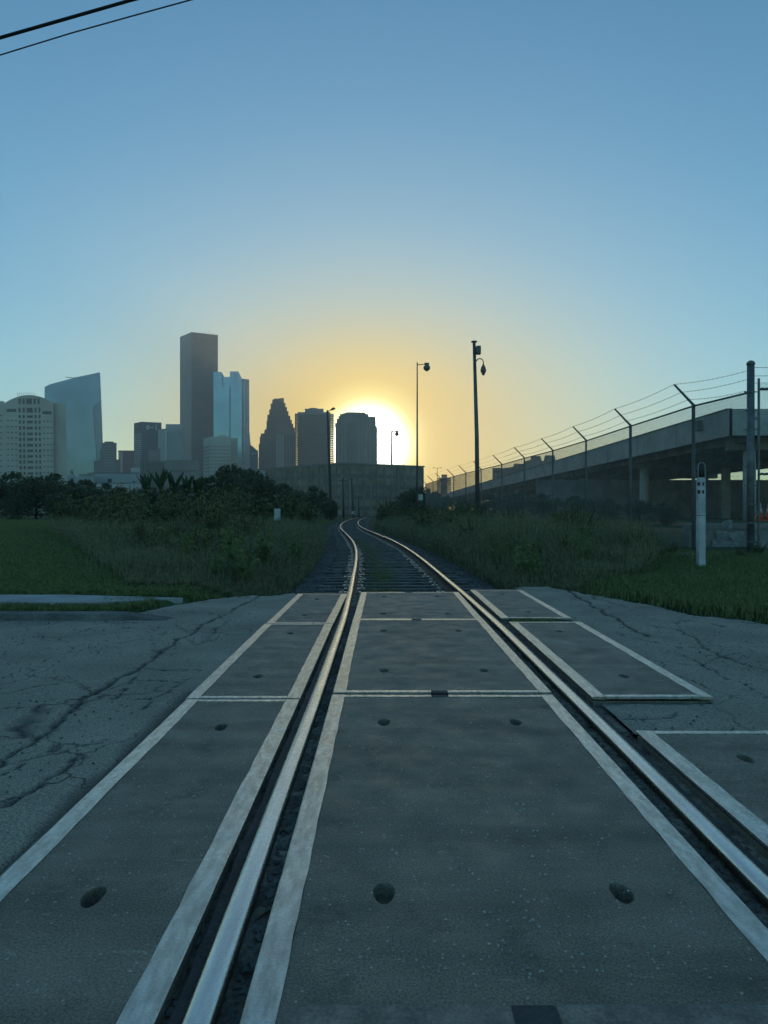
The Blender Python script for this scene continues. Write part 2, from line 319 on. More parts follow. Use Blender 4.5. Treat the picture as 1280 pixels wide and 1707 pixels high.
# ------------------------------------------------------------------ asphalt road with cracks
def asphalt():
    m = bpy.data.materials.new('cracked_asphalt'); m.use_nodes = True; t = m.node_tree; n = t.nodes; l = t.links; b = n['Principled BSDF']
    tc = n.new('ShaderNodeTexCoord')
    def noise(s, d=5., rough=.55):
        q = n.new('ShaderNodeTexNoise'); q.inputs['Scale'].default_value = s; q.inputs['Detail'].default_value = d; q.inputs['Roughness'].default_value = rough; l.new(tc.outputs['Object'], q.inputs['Vector']); return q
    r1 = ramp(n, [(.3, (.28, .235, .182)), (.7, (.45, .38, .292))]); l.new(noise(1.1, 6).outputs['Fac'], r1.inputs[0])
    r2 = ramp(n, [(.33, .4), (.68, 1.55)]); l.new(noise(120, 3, .7).outputs['Fac'], r2.inputs[0])
    a = n.new('ShaderNodeMix'); a.data_type = 'RGBA'; a.blend_type = 'MULTIPLY'; a.inputs['Factor'].default_value = 1
    l.new(r1.outputs[0], a.inputs['A']); l.new(r2.outputs[0], a.inputs['B'])
    dn = noise(3.5, 4); dv = n.new('ShaderNodeVectorMath'); dv.operation = 'MULTIPLY_ADD'; dv.inputs[1].default_value = (.35, .35, 0); l.new(dn.outputs['Color'], dv.inputs[0]); l.new(tc.outputs['Object'], dv.inputs[2])
    vo = n.new('ShaderNodeTexVoronoi'); vo.feature = 'DISTANCE_TO_EDGE'; vo.inputs['Scale'].default_value = 1.7; l.new(dv.outputs[0], vo.inputs['Vector'])
    rc = ramp(n, [(0, 1.0), (.018, 0.0)]); l.new(vo.outputs['Distance'], rc.inputs[0])
    rm = ramp(n, [(.47, 0.0), (.6, 1.0)]); l.new(noise(.9, 3).outputs['Fac'], rm.inputs[0])
    fc = n.new('ShaderNodeMath'); fc.operation = 'MULTIPLY'; l.new(rc.outputs[0], fc.inputs[0]); l.new(rm.outputs[0], fc.inputs[1])
    at = n.new('ShaderNodeAttribute'); at.attribute_name = 'crack'; mxm = n.new('ShaderNodeMath'); mxm.operation = 'MAXIMUM'; l.new(fc.outputs[0], mxm.inputs[0]); l.new(at.outputs['Fac'], mxm.inputs[1])
    c = n.new('ShaderNodeMix'); c.data_type = 'RGBA'; l.new(mxm.outputs[0], c.inputs['Factor']); l.new(a.outputs['Result'], c.inputs['A']); c.inputs['B'].default_value = (.042, .04, .034, 1)
    l.new(c.outputs['Result'], b.inputs['Base Color']); b.inputs['Roughness'].default_value = .82; b.inputs['Specular IOR Level'].default_value = .4
    bp = n.new('ShaderNodeBump'); bp.inputs['Strength'].default_value = .8; bp.inputs['Distance'].default_value = .008; l.new(noise(90, 4, .7).outputs['Fac'], bp.inputs['Height']); l.new(bp.outputs[0], b.inputs['Normal'])
    return m
M['asphalt'] = asphalt()
def gp(x, y, z=-.02): Y = (CH - z) * F / (y - HY); return (PX(x, Y), Y)
CRACKS = [  # traced in photo pixels, width in metres
    ([(-40, 1300), (0, 1268), (60, 1232), (110, 1190), (150, 1160), (190, 1138), (225, 1115), (262, 1090), (300, 1065), (340, 1040), (375, 1025), (405, 1008), (440, 992)], .035),
    ([(0, 1286), (45, 1262), (85, 1255), (100, 1240)], .02), ([(0, 1350), (35, 1325), (70, 1305), (105, 1285), (130, 1262)], .025),
    ([(100, 1255), (150, 1240), (175, 1235)], .014), ([(182, 1160), (230, 1162), (255, 1165), (285, 1150), (300, 1140)], .014),
    ([(225, 1115), (260, 1120), (300, 1122), (325, 1118)], .014), ([(185, 1163), (210, 1142), (235, 1128)], .012),
    ([(230, 1185), (255, 1168)], .014), ([(300, 1040), (330, 1075), (352, 1062), (360, 1045), (385, 1035)], .014), ([(250, 1120), (330, 1118), (300, 1138), (240, 1138)], .012),
    ([(40, 1148), (80, 1142), (100, 1138)], .015), ([(130, 1075), (200, 1070), (250, 1060), (262, 1090)], .010), ([(-20, 1160), (40, 1150)], .013),
    ([(930, 975), (975, 1000), (1010, 1025), (1045, 1040), (1080, 1060)], .05), ([(960, 985), (1000, 1000), (1040, 1012)], .03),
    ([(1085, 1042), (1130, 1050), (1160, 1068), (1180, 1085), (1215, 1100), (1250, 1112), (1300, 1122)], .018),
    ([(1130, 1090), (1165, 1108), (1195, 1125), (1240, 1145), (1290, 1170)], .016), ([(1140, 1035), (1180, 1040), (1210, 1045)], .03), ([(1160, 1110), (1210, 1090), (1235, 1085)], .012),
    ([(1000, 1205), (1040, 1200), (1090, 1196), (1120, 1190)], .012),
]
def seg_dist(X, Y, pts):
    d = np.full(X.shape, 1e9)
    for (ax, ay), (bx, by) in zip(pts[:-1], pts[1:]):
        vx, vy = bx - ax, by - ay; t = np.clip(((X - ax) * vx + (Y - ay) * vy) / (vx * vx + vy * vy + 1e-9), 0, 1)
        d = np.minimum(d, np.hypot(X - ax - t * vx, Y - ay - t * vy))
    return d
LF0, LF1, GA0, GA1, RF0, RF1 = -1.132, -.483, -.303, .990, 1.215, 1.895    # panel edges across the track
def road_piece(x0, x1, y0, y1, st):
    xs = np.arange(x0, x1 + st / 2, st); ys = np.arange(y0, y1 + st / 2, st); X, Y = np.meshgrid(xs, ys)
    wob = (fbm(X, Y, .3, 5) - .47) * .16 + (fbm(X, Y, .07, 6) - .47) * .06; wob2 = (fbm(X, Y, .3, 9) - .47) * .16 + (fbm(X, Y, .07, 10) - .47) * .06
    cr = np.zeros(X.shape)
    for px, w in CRACKS:
        d = seg_dist(X + wob, Y + wob2, [gp(*q) for q in px]); ww = .85 * w * (.05 + 1.15 * fbm(X, Y, .12, 21))
        cr = np.maximum(cr, np.clip(1.6 - 1.4 * d / ww, 0, 1))
    # crumbled strip along the outer panel edges
    ce = np.maximum(np.clip(1 - np.abs(X - (LF0 - .03)) / (.12 * fbm(X, Y, .3, 31)), 0, 1) * (Y < 4.2), 0) * .8
    cr = np.maximum(cr, ce)
    near = np.clip(1 - np.maximum(np.maximum(LF0 - X, X - RF1), 0) / .5, 0, 1)
    Z = -.022 + .014 * near + (fbm(X, Y, 1.6, 40) - .47) * .035 * (1 - .8 * near) + (fbm(X, Y, .12, 44, 3) - .44) * .010 + (fbm(X, Y, .4, 48, 3) - .44) * .007 - cr * .016
    keep_edge = road_far(X) + (fbm(X, Y, .7, 60) - .47) * .9 + (fbm(X, Y, .12, 63) - .47) * .25
    keep_edge = np.where((X > LF0 - .3) & (X < RF1 + .2), np.maximum(keep_edge, 9.3 if False else keep_edge), keep_edge)
    keep = Y < keep_edge
    keep &= ~((X > LF0 + .02) & (X < RF0 + .01))
    gapz = (Y > 3.40) & (Y < 3.96)
    keep &= ~((X >= RF0) & (X < RF1 - .02) & ~gapz)
    Z = np.where((X > RF0 - .05) & (X < RF1 + .15), Z - .012 * np.clip((RF1 + .15 - X) / .15, 0, 1), Z)
    i = np.arange(X.size).reshape(X.shape); kq = keep[:-1, :-1] & keep[:-1, 1:] & keep[1:, 1:] & keep[1:, :-1]
    q = np.stack([i[:-1, :-1], i[:-1, 1:], i[1:, 1:], i[1:, :-1]], -1)[kq]
    return np.stack([X, Y, Z], -1).reshape(-1, 3), q, cr.ravel()
pieces = [road_piece(-8, 7, 1.0, 10.6, .02), road_piece(-60, -8.0, -6, 7.2, .4), road_piece(7.0, 60, -6, 6.4, .4), road_piece(-8, 7, -6, 1.0, .2)]
Vs, Qs, As, base = [], [], [], 0
for v, q, a in pieces:
    used = np.unique(q); remap = np.zeros(len(v), int); remap[used] = np.arange(len(used)) + base
    Vs.append(v[used]); Qs.append(remap[q]); As.append(a[used]); base += len(used)
m = np_mesh('road', np.concatenate(Vs), np.concatenate(Qs), M['asphalt'], {'crack': np.concatenate(As)})
m.polygons.foreach_set('use_smooth', [True] * len(m.polygons)); link('road', m, kind='structure')

# loose grit on the road
def grit(n, fx, name, mat, s0, s1, label=None, parent=None, kind='stuff'):
    base = np.array([(1, 0, -.3), (-.5, .87, -.3), (-.5, -.87, -.3), (.1, .1, .8)]); fb = np.array([(0, 1, 3), (1, 2, 3), (2, 0, 3)])
    V = []; Fq = []
    for i in range(n):
        x, y, z = fx(); s = random.uniform(s0, s1); a = random.random() * 6.28
        ca, sa = math.cos(a) * s, math.sin(a) * s; sy = random.uniform(.5, 1.2); sz = random.uniform(.4, 1)
        for p in base:
            jx = p[0] + random.uniform(-.25, .25); jy = (p[1] + random.uniform(-.25, .25)) * sy
            V.append((x + jx * ca - jy * sa, y + jx * sa + jy * ca, z + p[2] * s * sz))
        Fq += [tuple(4 * i + k for k in f) for f in fb]
    return link(name, np_mesh(name, np.array(V), np.array(Fq), mat), parent, label=label, kind=kind)
def road_spot():
    while 1:
        y = 1.6 + 8 * random.random() ** 1.3; x = random.uniform(-5, 5)
        if x < LF0 or x > RF1 or (RF0 < x < RF1 and 3.4 < y < 3.96): 
            if y < float(road_far(x)): return x, y, -.016
grit(5200, road_spot, 'road_grit', M['stone'], .003, .013, 'loose grit and chips of stone on the cracked asphalt')

# ------------------------------------------------------------------ left kerb, turf strip, sidewalk
g = MB(); n = 60
prev = None
for i in range(n + 1):
    x = -40 if i == 0 else -12 + 10 * i / n; f = min(1, max(0, (-2.0 - x) / .7))
    w = (float(fbm(np.array([x]), np.array([0.]), .5, 3)[0]) - .45) * .025
    y0 = 6.95 + w; h = -.05 + .09 * f + w * .3
    prof = [(y0, -.25), (y0 + .03, h - .03), (y0 + .06, h), (y0 + .24 + w, h + .005), (y0 + .26 + w, -.25)]
    b = len(g.v); g.v += [(x, p[0], p[1]) for p in prof]
    if prev is not None:
        for j in range(4): g.f.append((prev + j, b + j, b + j + 1, prev + j + 1))
    prev = b
g.build('kerb', M['kerb'], kind='structure')
for i in range(14):
    x1 = -2.45 - i * 1.5; g = MB()
    y1 = 8.42; y0 = 7.72; cut = .8 if i == 0 else 0
    x0 = x1 - 1.492; dz = random.uniform(-.006, .006)
    g.prism([(x0, y0), (x1 - cut, y0), (x1, y1), (x0, y1)], -.15, [.07, .062, .03, .07] if i == 0 else .07 + dz)
    if i == 0: walk = g.build('sidewalk', M['walk'], kind='structure')
    else: g.build('slab', M['walk'], walk)

# ------------------------------------------------------------------ crossing panels
def panel_top(g, x0, x1, y0, y1, z, holes, a=.030, b=.055):
    """top sheet with oval lag-screw pits"""
    xs = sorted({x0, x1, *[h[0] - a * 1.5 for h in holes], *[h[0] + a * 1.5 for h in holes]})
    ys = sorted({y0, y1, *[h[1] - b * 1.5 for h in holes], *[h[1] + b * 1.5 for h in holes]})
    n = 24
    for i in range(len(xs) - 1):
        for j in range(len(ys) - 1):
            cx, cy = (xs[i] + xs[i + 1]) / 2, (ys[j] + ys[j + 1]) / 2
            hh = [h for h in holes if abs(h[0] - cx) < 1e-4 and abs(h[1] - cy) < 1e-4 and xs[i + 1] - xs[i] < a * 3.2 and ys[j + 1] - ys[j] < b * 3.2]
            if not hh: g.add([(xs[i], ys[j], z), (xs[i + 1], ys[j], z), (xs[i + 1], ys[j + 1], z), (xs[i], ys[j + 1], z)], [(0, 1, 2, 3)]); continue
            rings = []
            for fr, dz in ((None, 0), (1.0, 0), (.94, -.02), (.8, -.04)):
                r = []
                for q in range(n):
                    t = 2 * math.pi * q / n; c, s = math.cos(t), math.sin(t)
                    if fr is None:
                        mm = max(abs(c), abs(s)); r.append((cx + c / mm * a * 1.5, cy + s / mm * b * 1.5, z))
                    else:
                        jt = 1 + .05 * math.sin(3 * t + cx * 40); r.append((cx + c * a * fr * jt, cy + s * b * fr * jt, z + dz))
                rings.append(r)
            base = len(g.v)
            for r in rings: g.v += r
            for k in range(3):
                for q in range(n): g.f.append((base + k * n + q, base + k * n + (q + 1) % n, base + (k + 1) * n + (q + 1) % n, base + (k + 1) * n + q))
            g.f.append(tuple(base + 3 * n + q for q in range(n)))
def crossing_panel(kind, x0, x1, y0, y1, dz, label, holes, split=False, sw=.076, skew=0., ends=(1, 1), ew0=.045):
    t = thing('crossing_panel', ((x0 + x1) / 2, (y0 + y1) / 2, -.16), label, 'crossing panel', 'railway crossing panels')
    g = MB(); panel_top(g, x0 + sw, x1 - sw, y0 + .03, y1 - .03, dz, holes)
    g.box(x0 + .004, x1 - .004, y0 + .004, y1 - .004, -.16, dz - .05)
    for q in ((x0 + .005, x0 + .03, y0 + .005, y1 - .005), (x1 - .03, x1 - .005, y0 + .005, y1 - .005), (x0 + .03, x1 - .03, y0 + .006, y0 + .028), (x0 + .03, x1 - .03, y1 - .028, y1 - .006)): g.box(*q, dz - .05, dz - .0245)
    s = g.build('slab', M['panel'], t)
    zt = dz + .003
    # worn steel angles round the slab, each its own piece
    def strip(pts, mat='steel'):
        g = MB(); n = 24; (ax, ay), (bx, by), (cx, cy), (ex, ey) = pts   # outer a-b, inner e-c
        vs = []
        for i in range(n + 1):
            f = i / n; ox, oy = ax + (bx - ax) * f, ay + (by - ay) * f; ix, iy = ex + (cx - ex) * f, ey + (cy - ey) * f
            w = (random.random() - .5) * .005; ux, uy = ox - ix, oy - iy; q = math.hypot(ux, uy) or 1; ux /= q; uy /= q
            zz = zt + (random.random() - .5) * .0016
            vs.append([(ox, oy, zz - .014), (ox, oy, zz - .004), (ox - ux * .005, oy - uy * .005, zz), (ix + ux * w, iy + uy * w, zz), (ix + ux * w, iy + uy * w, zz - .02)])
        b0 = len(g.v)
        for r in vs: g.v += r
        for i in range(n):
            for j in range(4): g.f.append((b0 + i * 5 + j, b0 + i * 5 + j + 1, b0 + (i + 1) * 5 + j + 1, b0 + (i + 1) * 5 + j))
        g.f.append(tuple(range(b0, b0 + 5))); g.f.append(tuple(range(b0 + n * 5, b0 + n * 5 + 5)))
        g.build('steel_edge', M[mat], t)
    strip([(x0, y0), (x0, y1), (x0 + sw, y1 - .002), (x0 + sw, y0 + .002)])
    strip([(x1, y0), (x1, y1), (x1 - sw, y1 - .002), (x1 - sw, y0 + .002)])
    ew = .045
    for e, yy, sg in ((ends[0], y0, 1), (ends[1], y1, -1)):
        if not e: continue
        ew = ew0 if sg == 1 else .045
        xa, xb = x0 + sw + .001, x1 - sw - .001
        if split:
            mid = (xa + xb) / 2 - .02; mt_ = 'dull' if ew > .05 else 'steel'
            MB().box(mid - .047, mid + .047, min(yy, yy + sg * ew), max(yy, yy + sg * ew), dz - .03, dz + .0012).build('dark_gap_block', M['rubber'], t)  # black block stands in for the shade in the gap between strip halves
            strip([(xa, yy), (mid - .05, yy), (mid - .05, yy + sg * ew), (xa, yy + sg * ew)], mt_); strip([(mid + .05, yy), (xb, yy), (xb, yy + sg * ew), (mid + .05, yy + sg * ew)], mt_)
        else: strip([(xa, yy), (xb, yy), (xb, yy + sg * ew), (xa, yy + sg * ew)])
    t.rotation_euler.z = skew
    return t
gh = lambda y0, y1: [(x, y) for x in (.0, .67) for y in (y0, y1)]
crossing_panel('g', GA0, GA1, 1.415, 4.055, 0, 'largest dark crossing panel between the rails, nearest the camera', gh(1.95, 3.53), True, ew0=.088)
crossing_panel('g', GA0, GA1, 4.085, 6.865, .006, 'dark crossing panel between the rails, second from the camera', gh(4.66, 6.22), True, skew=.002)
crossing_panel('g', GA0, GA1, 6.895, 9.25, .0, 'dark crossing panel between the rails, farthest from the camera', gh(7.3, 8.8), True, skew=-.002)
crossing_panel('g', GA0, GA1, -1.3, 1.375, 0, 'dark crossing panel edge between the rails at the bottom of the photo', [], True)
crossing_panel('l', LF0, LF1, 1.02, 3.955, 0, 'long dark crossing panel left of the left rail, nearest the camera', [(-.812, 1.93), (-.812, 3.45)])
crossing_panel('l', LF0 - .008, LF1, 3.965, 6.61, .004, 'middle dark crossing panel left of the left rail', [(-.82, 4.5), (-.82, 6.1)], skew=.002)
crossing_panel('l', LF0, LF1 + .003, 6.66, 9.06, .0, 'farthest dark crossing panel left of the left rail', [(-.82, 7.2), (-.82, 8.5)], skew=-.003)
crossing_panel('r', RF0 + .015, RF1 + .02, .7, 3.375, .004, 'dark crossing panel right of the right rail, cut by the frame edge', [(1.57, 1.4), (1.57, 3.0)])
crossing_panel('r', RF0 - .008, RF1 + .012, 3.985, 6.71, .006, 'middle crossing panel right of the right rail, raised above broken asphalt', [(1.565, 4.5), (1.565, 6.2)], skew=-.004)
crossing_panel('r', RF0 - .04, RF1 - .01, 6.95, 9.46, .006, 'farthest crossing panel right of the right rail, weeds along its near end', [(1.54, 7.4), (1.54, 9.0)], skew=.002)
def panel_chip():
    if random.random() < .75:
        x = .38 + random.gauss(0, .26); y = 1.6 + 7.4 * random.random() ** 1.5
        x = min(max(x, GA0 + .09), GA1 - .09)
    else: x = random.uniform(LF0 + .09, LF1 - .09); y = 1.6 + 7 * random.random()
    return x, y, .004
M['chip'] = pmat('pale_stone_chip', (.5, .48, .43), .7, var=.4, scale=9)
grit(1500, panel_chip, 'panel_grit', M['chip'], .0014, .0058, 'tiny pale stone chips scattered over the crossing panels')
# dirt floor of the flangeways and a rubber seal strip on the outer side of each rail
def rough_strip(name, x0, x1, y0, y1, z, amp, mat, **kw):
    xs = np.linspace(x0, x1, 7); ys = np.arange(y0, y1, .03); X, Y = np.meshgrid(xs, ys)
    Z = z + (fbm(X, Y, .08, 3, 3) - .44) * amp * 2
    i = np.arange(X.size).reshape(X.shape); q = np.stack([i[:-1, :-1], i[:-1, 1:], i[1:, 1:], i[1:, :-1]], -1).reshape(-1, 4)
    return link(name, np_mesh(name, np.stack([X, Y, Z], -1).reshape(-1, 3), q, mat), **kw)
rough_strip('flangeway_bed', LF1 - .01, GA0 + .01, -2, 9.3, -.045, .016, M['dirt'], kind='structure')
rough_strip('flangeway_bed', GA1 - .01, RF0 + .03, -2, 9.3, -.045, .016, M['dirt'], kind='structure')
for nm, a, b, lab in (('rubber_seal', -.465, -.436, 'dark rubber seal strip along the outer side of the left rail'), ('rubber_seal', 1.145, 1.185, 'dark rubber seal strip along the outer side of the right rail')):
    g = MB(); prev = None
    for i in range(90):
        y = 1 + i * .09; w = random.uniform(-.004, .004); q = len(g.v); z = -.022 + random.uniform(-.003, .003)
        g.v += [(a + w, y, -.09), (a + w, y, z), (b + w, y, z - .006), (b + w, y, -.09)]
        if prev is not None: g.f += [(prev + j, q + j, q + j + 1, prev + j + 1) for j in range(3)]
        prev = q
    g.build(nm, M['rubber'], label=lab, cat='seal')
def flange_spot():
    x = random.choice([random.uniform(-.48, -.44), random.uniform(-.35, -.31), random.uniform(1.0, 1.05), random.uniform(1.15, 1.2)])
    return x, 1.2 + 8 * random.random() ** 1.6, -.036
grit(1700, flange_spot, 'flangeway_grit', M['stone'], .004, .016, 'small stones lying in the dirt beside the rails')
for i, (px, py, s, lab) in enumerate([(322, 1635, .045, 'curled pale leaf beside the left rail nearest the bottom edge'), (345, 1560, .04, 'pale dry leaf beside the left rail, above two others'), (310, 1655, .05, 'brown leaf lying lowest beside the left rail'),
                                 (432, 1533, .05, 'dark crumpled leaf between left rail and centre panel'), (475, 1393, .03, 'small pale scrap between left rail and centre panel'), (1205, 1447, .025, 'small pale chip beside the right rail')]):
    Y = (CH + .05) * F / (py - HY); x = PX(px, Y); g = MB(); n = 7
    a = random.random() * 3
    for k in range(n):
        f = k / (n - 1); w = s * .35 * math.sin(math.pi * (f * .9 + .06)); u = (f - .5) * s * 1.6
        cz = -.045 + .012 * math.cos(f * 5 + i)
        for sg in (-1, 0, 1):
            q = sg * w; g.v.append((x + u * math.cos(a) - q * math.sin(a), Y + u * math.sin(a) + q * math.cos(a), cz + abs(sg) * .008))
    for k in range(n - 1):
        for j in range(2): g.f.append((k * 3 + j, k * 3 + j + 1, k * 3 + 4 + j, k * 3 + 3 + j))
    g.build('fallen_leaf', M['leafdry'], label=lab, cat='leaf', group='litter in the flangeways')

# ------------------------------------------------------------------ railway track
track = thing('railway_track', (.354, 9.3, -.3), 'rusty single railway track with shiny rails curving away', 'railway track')
HEAD = [(-.033, -.016), (-.032, -.009), (-.027, -.003), (-.019, .001), (-.009, .0035), (0, .0042), (.009, .0035), (.019, .001), (.027, -.003), (.032, -.009), (.033, -.016)]
BODY = [(.033, -.016), (.033, -.038), (.010, -.050), (.008, -.140), (.070, -.152), (.070, -.165), (-.070, -.165), (-.070, -.152), (-.008, -.140), (-.010, -.050), (-.033, -.038), (-.033, -.016)]
def rail(off):
    def sweep(prof, name, mat, par):
        g = MB(); prev = None; n = len(prof)
        for y in TYf:
            if y < -3 or y > 188: continue
            c, t, nn = track_frame(float(y)); b = len(g.v); wob = .0015 * math.sin(y * 2.1 + off)
            for u, z in prof: g.v.append(tuple(c + nn * (off + u + wob) + Vector((0, 0, z + .006))))
            if prev is not None: g.f += [(prev + j, b + j, b + j + 1, prev + j + 1) for j in range(n - 1)]
            prev = b
        return g.build(name, mat, par, smooth=True)
    r = sweep(BODY, 'rail', M['railside'], track); sweep(HEAD, 'rail_head', M['railtop'], r)
rail(-.75); rail(.75)
sl = MB().bbox(-1.3, 1.3, -.11, .11, -.17, 0, .012)
def shared(g, name, mat):
    m = bpy.data.meshes.new(name); m.from_pydata(g.v, [], g.f); m.materials.append(mat); return m
sleeper_m = [shared(MB().bbox(-1.3 + random.uniform(-.06, .06), 1.3 + random.uniform(-.06, .06), -.115, .115 + random.uniform(-.02, .01), -.17, 0, .014), 'sleeper', M['wood']) for _ in range(5)]
gpl = MB().bbox(-.17, .17, -.09, .09, 0, .014, .004)
for sx in (-.11, .12):
    for sy in (-.06, .06): gpl.bbox(sx - .014, sx + .014, sy - .012, sy + .012, .012, .042, .006)
plate_m = shared(gpl, 'tie_plate', M['plate'])
y = 9.62; i = 0
while y < 150 and i < 285:
    c, t, nn = track_frame(y); o = bpy.data.objects.new('sleeper', sleeper_m[i % 5]); C.objects.link(o); o.parent = track
    o.location = c + Vector((0, 0, -.165 - .004)) - Vector(track.location) + Vector((random.uniform(-.05, .05), 0, random.uniform(-.012, .0))); o.rotation_euler = (random.uniform(-.02, .02), 0, math.atan2(nn.y, nn.x) + random.uniform(-.02, .02))
    if y < 60:
        for s in (-.75, .75):
            p = bpy.data.objects.new('tie_plate', plate_m); C.objects.link(p); p.parent = o; p.location = (s, 0, .001); p.rotation_euler.z = 0 if s < 0 else math.pi
    y += .52 + random.uniform(-.03, .03); i += 1
# ballast: rough bed plus loose stones
def bed():
    ys = np.concatenate([np.arange(9.3, 40, .12), np.arange(40, 190, 1.)]); us = np.linspace(-2.3, 2.3, 45)
    U, Y = np.meshgrid(us, ys); cx = track_x(Y)
    Z = np.interp(np.abs(U), [0, 1.3, 1.7, 2.3], [-.235, -.225, -.25, -.4]) + (fbm(U + cx, Y, .16, 71, 3) - .44) * .09
    i = np.arange(U.size).reshape(U.shape); q = np.stack([i[:-1, :-1], i[:-1, 1:], i[1:, 1:], i[1:, :-1]], -1).reshape(-1, 4)
    return np.stack([U + cx, Y, Z], -1).reshape(-1, 3), q
v, q = bed(); M['bed'] = pmat('ballast_bed', (.14, .135, .12), 1, var=.4, scale=3, c2=(.06, .062, .05), bump=1, bscale=26, fine=.5, spec=.2)
link('ballast_bed', np_mesh('ballast_bed', v, q, M['bed']), kind='structure')
def ballast_spot():
    y = 9.4 + 34 * random.random() ** 1.7; u = random.uniform(-2.0, 2.0); return float(track_x(y)) + u, y, float(np.interp(abs(u), [0, 1.2, 1.6, 2.2], [-.228, -.215, -.24, -.36])) + random.uniform(-.01, .012)
grit(11000, ballast_spot, 'ballast_stones', M['stone'], .018, .05, 'loose grey ballast stones around the sleepers')
#@@REST

# ------------------------------------------------------------------ skyline
def bmat(name, c, rough=.7, var=.12, scale=.05, metal=0., spec=.5): return pmat(name, c, rough, metal, var, scale, spec=spec)
B = dict(cream=bmat('cream_concrete', (.52, .49, .42), .8), glass=bmat('blue_curtain_glass', (.16, .25, .30), .18, .15, .03, .7), glass2=bmat('dark_curtain_glass', (.07, .11, .14), .15, .15, .03, .6),
         granite=bmat('grey_granite', (.09, .09, .10), .45), granitel=bmat('pale_granite', (.20, .20, .21), .5), brown=bmat('brown_stone', (.18, .155, .13), .6), red=bmat('red_granite', (.26, .13, .09), .5),
         pale=bmat('pale_panel', (.34, .36, .36), .6), white=bmat('white_render', (.5, .49, .46), .7), win=bmat('window_glass', (.035, .045, .05), .2), winl=bmat('light_window', (.30, .31, .30), .3),
         sky=bmat('sky_blue_glass', (.22, .36, .42), .16, .12, .03, .7), brick=bmat('brown_brick', (.27, .215, .165), .85, .25, .3), taupe=bmat('taupe_concrete', (.27, .25, .22), .8), roofm=bmat('grey_roof_metal', (.16, .17, .17), .5))
def fpts(Lp, Cp, Rp, Yc):
    H = PZ(Cp[1], Yc)
    def q(p): Y = (H - CH) * F / (HY - p[1]); return Vector((PX(p[0], Y), Y, 0))
    a, c, b = q(Lp), q(Cp), q(Rp); return a, c, b, a + b - c, H
def tower(name, label, Lp, Cp, Rp, Yc, mat, cat='building', group='city skyline'):
    a, c, b, d, H = fpts(Lp, Cp, Rp, Yc); t = thing(name, (c.x, c.y, 0), label, cat, group)
    MB().prism([a, c, b, d], -.5, H).build('wall', mat, t); return t, a, c, b, d, H
def grid(parent, A, Bp, z0, z1, cols, rows, wf, hf, mat, name='windows', d=.25, each=False, kind='stuff'):
    """window boxes standing on the face A-B, slightly proud"""
    A = Vector((A.x, A.y, 0)); Bp = Vector((Bp.x, Bp.y, 0)); U = (Bp - A); Ln = U.length; U = U.normalized(); W = Vector((U.y, -U.x, 0)); g = MB()
    if W.y > 0: W = -W
    cw, rh = Ln / cols, (z1 - z0) / rows
    for i in range(cols):
        for j in range(rows):
            u0 = (i + .5 - wf / 2) * cw; u1 = u0 + cw * wf; v0 = z0 + (j + .5 - hf / 2) * rh; v1 = v0 + rh * hf
            g.slab([(u0, v0), (u1, v0), (u1, v1), (u0, v1)], A, U, W, -.1, d)
    return g.build(name, mat, parent, kind=kind)
def depth_dir(x0, x1):
    xe = max(x0, x1) if (x0 + x1) / 2 < 640 else min(x0, x1); return Vector(((xe - 640) / F, 1, 0))
def box_px(x0, x1, yt, Y, D, mat, parent=None, name='wall', yb=None, **kw):
    zb = -.5 if yb is None else PZ(yb, Y); W = depth_dir(x0, x1) * D; a = Vector((PX(x0, Y), Y, 0)); b = Vector((PX(x1, Y), Y, 0))
    return MB().prism([a, b, b + W, a + W], zb, PZ(yt, Y)).build(name, mat, parent, **kw)
def outline(pts, Y, D, mat, parent, name='wall', **kw):
    g = MB(); W = depth_dir(min(q[0] for q in pts), max(q[0] for q in pts))
    g.slab([(PX(x, Y), PZ(y, Y) if y < HY else -.5) for x, y in pts], Vector((0, Y, 0)), Vector((1, 0, 0)), W, 0, D); return g.build(name, mat, parent, **kw)

# pale tower with vaulted roof
Y = 500; t = thing('tower_block', (PX(50, Y), Y, 0), 'cream tower block with arched roof and columns of dark windows', 'building', 'city skyline')
arch = [(8 + 82 * k / 14, 658.5 + 13.5 * ((k - 7) / 7) ** 2) for k in range(15)]
outline([(8, 860)] + arch + [(90, 860)], Y, 30, B['cream'], t)
outline([(-18, 860), (-18, 673), (-2, 668.5), (8, 669), (8, 860)], Y + 3, 26, B['cream'], t, 'side_wing'); outline([(90, 860), (90, 670.5), (98, 672), (111, 673.5), (113, 860)], Y + 3, 26, B['cream'], t, 'side_wing')
def zp(x, y): return x / 5.12, 540 + y / 5.12
rows = [735, 790, 837, 888, 938, 985, 1035, 1083, 1130, 1178, 1226, 1276, 1322]
def pw(cx, cy, w, h, par, name='window', mat=None, Yw=None, zf=zp, d=.35):
    Yw = Yw or Y; x, y = zf(cx, cy); s = 5.12 if zf is zp else 4.
    return MB().box(PX(x - w / 2 / s, Yw), PX(x + w / 2 / s, Yw), Yw - d, Yw + .2, PZ(y + h / 2 / s, Yw), PZ(y - h / 2 / s, Yw)).build(name, mat or B['win'], par)
for j, ry in enumerate(rows):
    hh = 42 if j == 0 else 28
    for cx, w in ((172, 15), (206, 15), (308, 14), (341, 14)): pw(cx + j * .8, ry, w, hh, t)
    pw(258 + j * .6, ry, 48, 40 if j == 0 else 21, t)
    if j >= 2:
        for cx in (70, 105, 140, 378, 411, 441): pw(cx + j * .5, ry + (2 if cx < 300 else 8) - 14, 13, 8, t)
for cx, w in ((172, 14), (205, 14), (252, 44), (300, 14), (334, 14)): pw(cx, 660, w, 46, t)
pw(102, 738, 80, 24, t); pw(405, 757, 75, 24, t)
for ry in rows[1:]: pw(12, ry - 10, 18, 6, t, Yw=Y + 3)
g = MB()
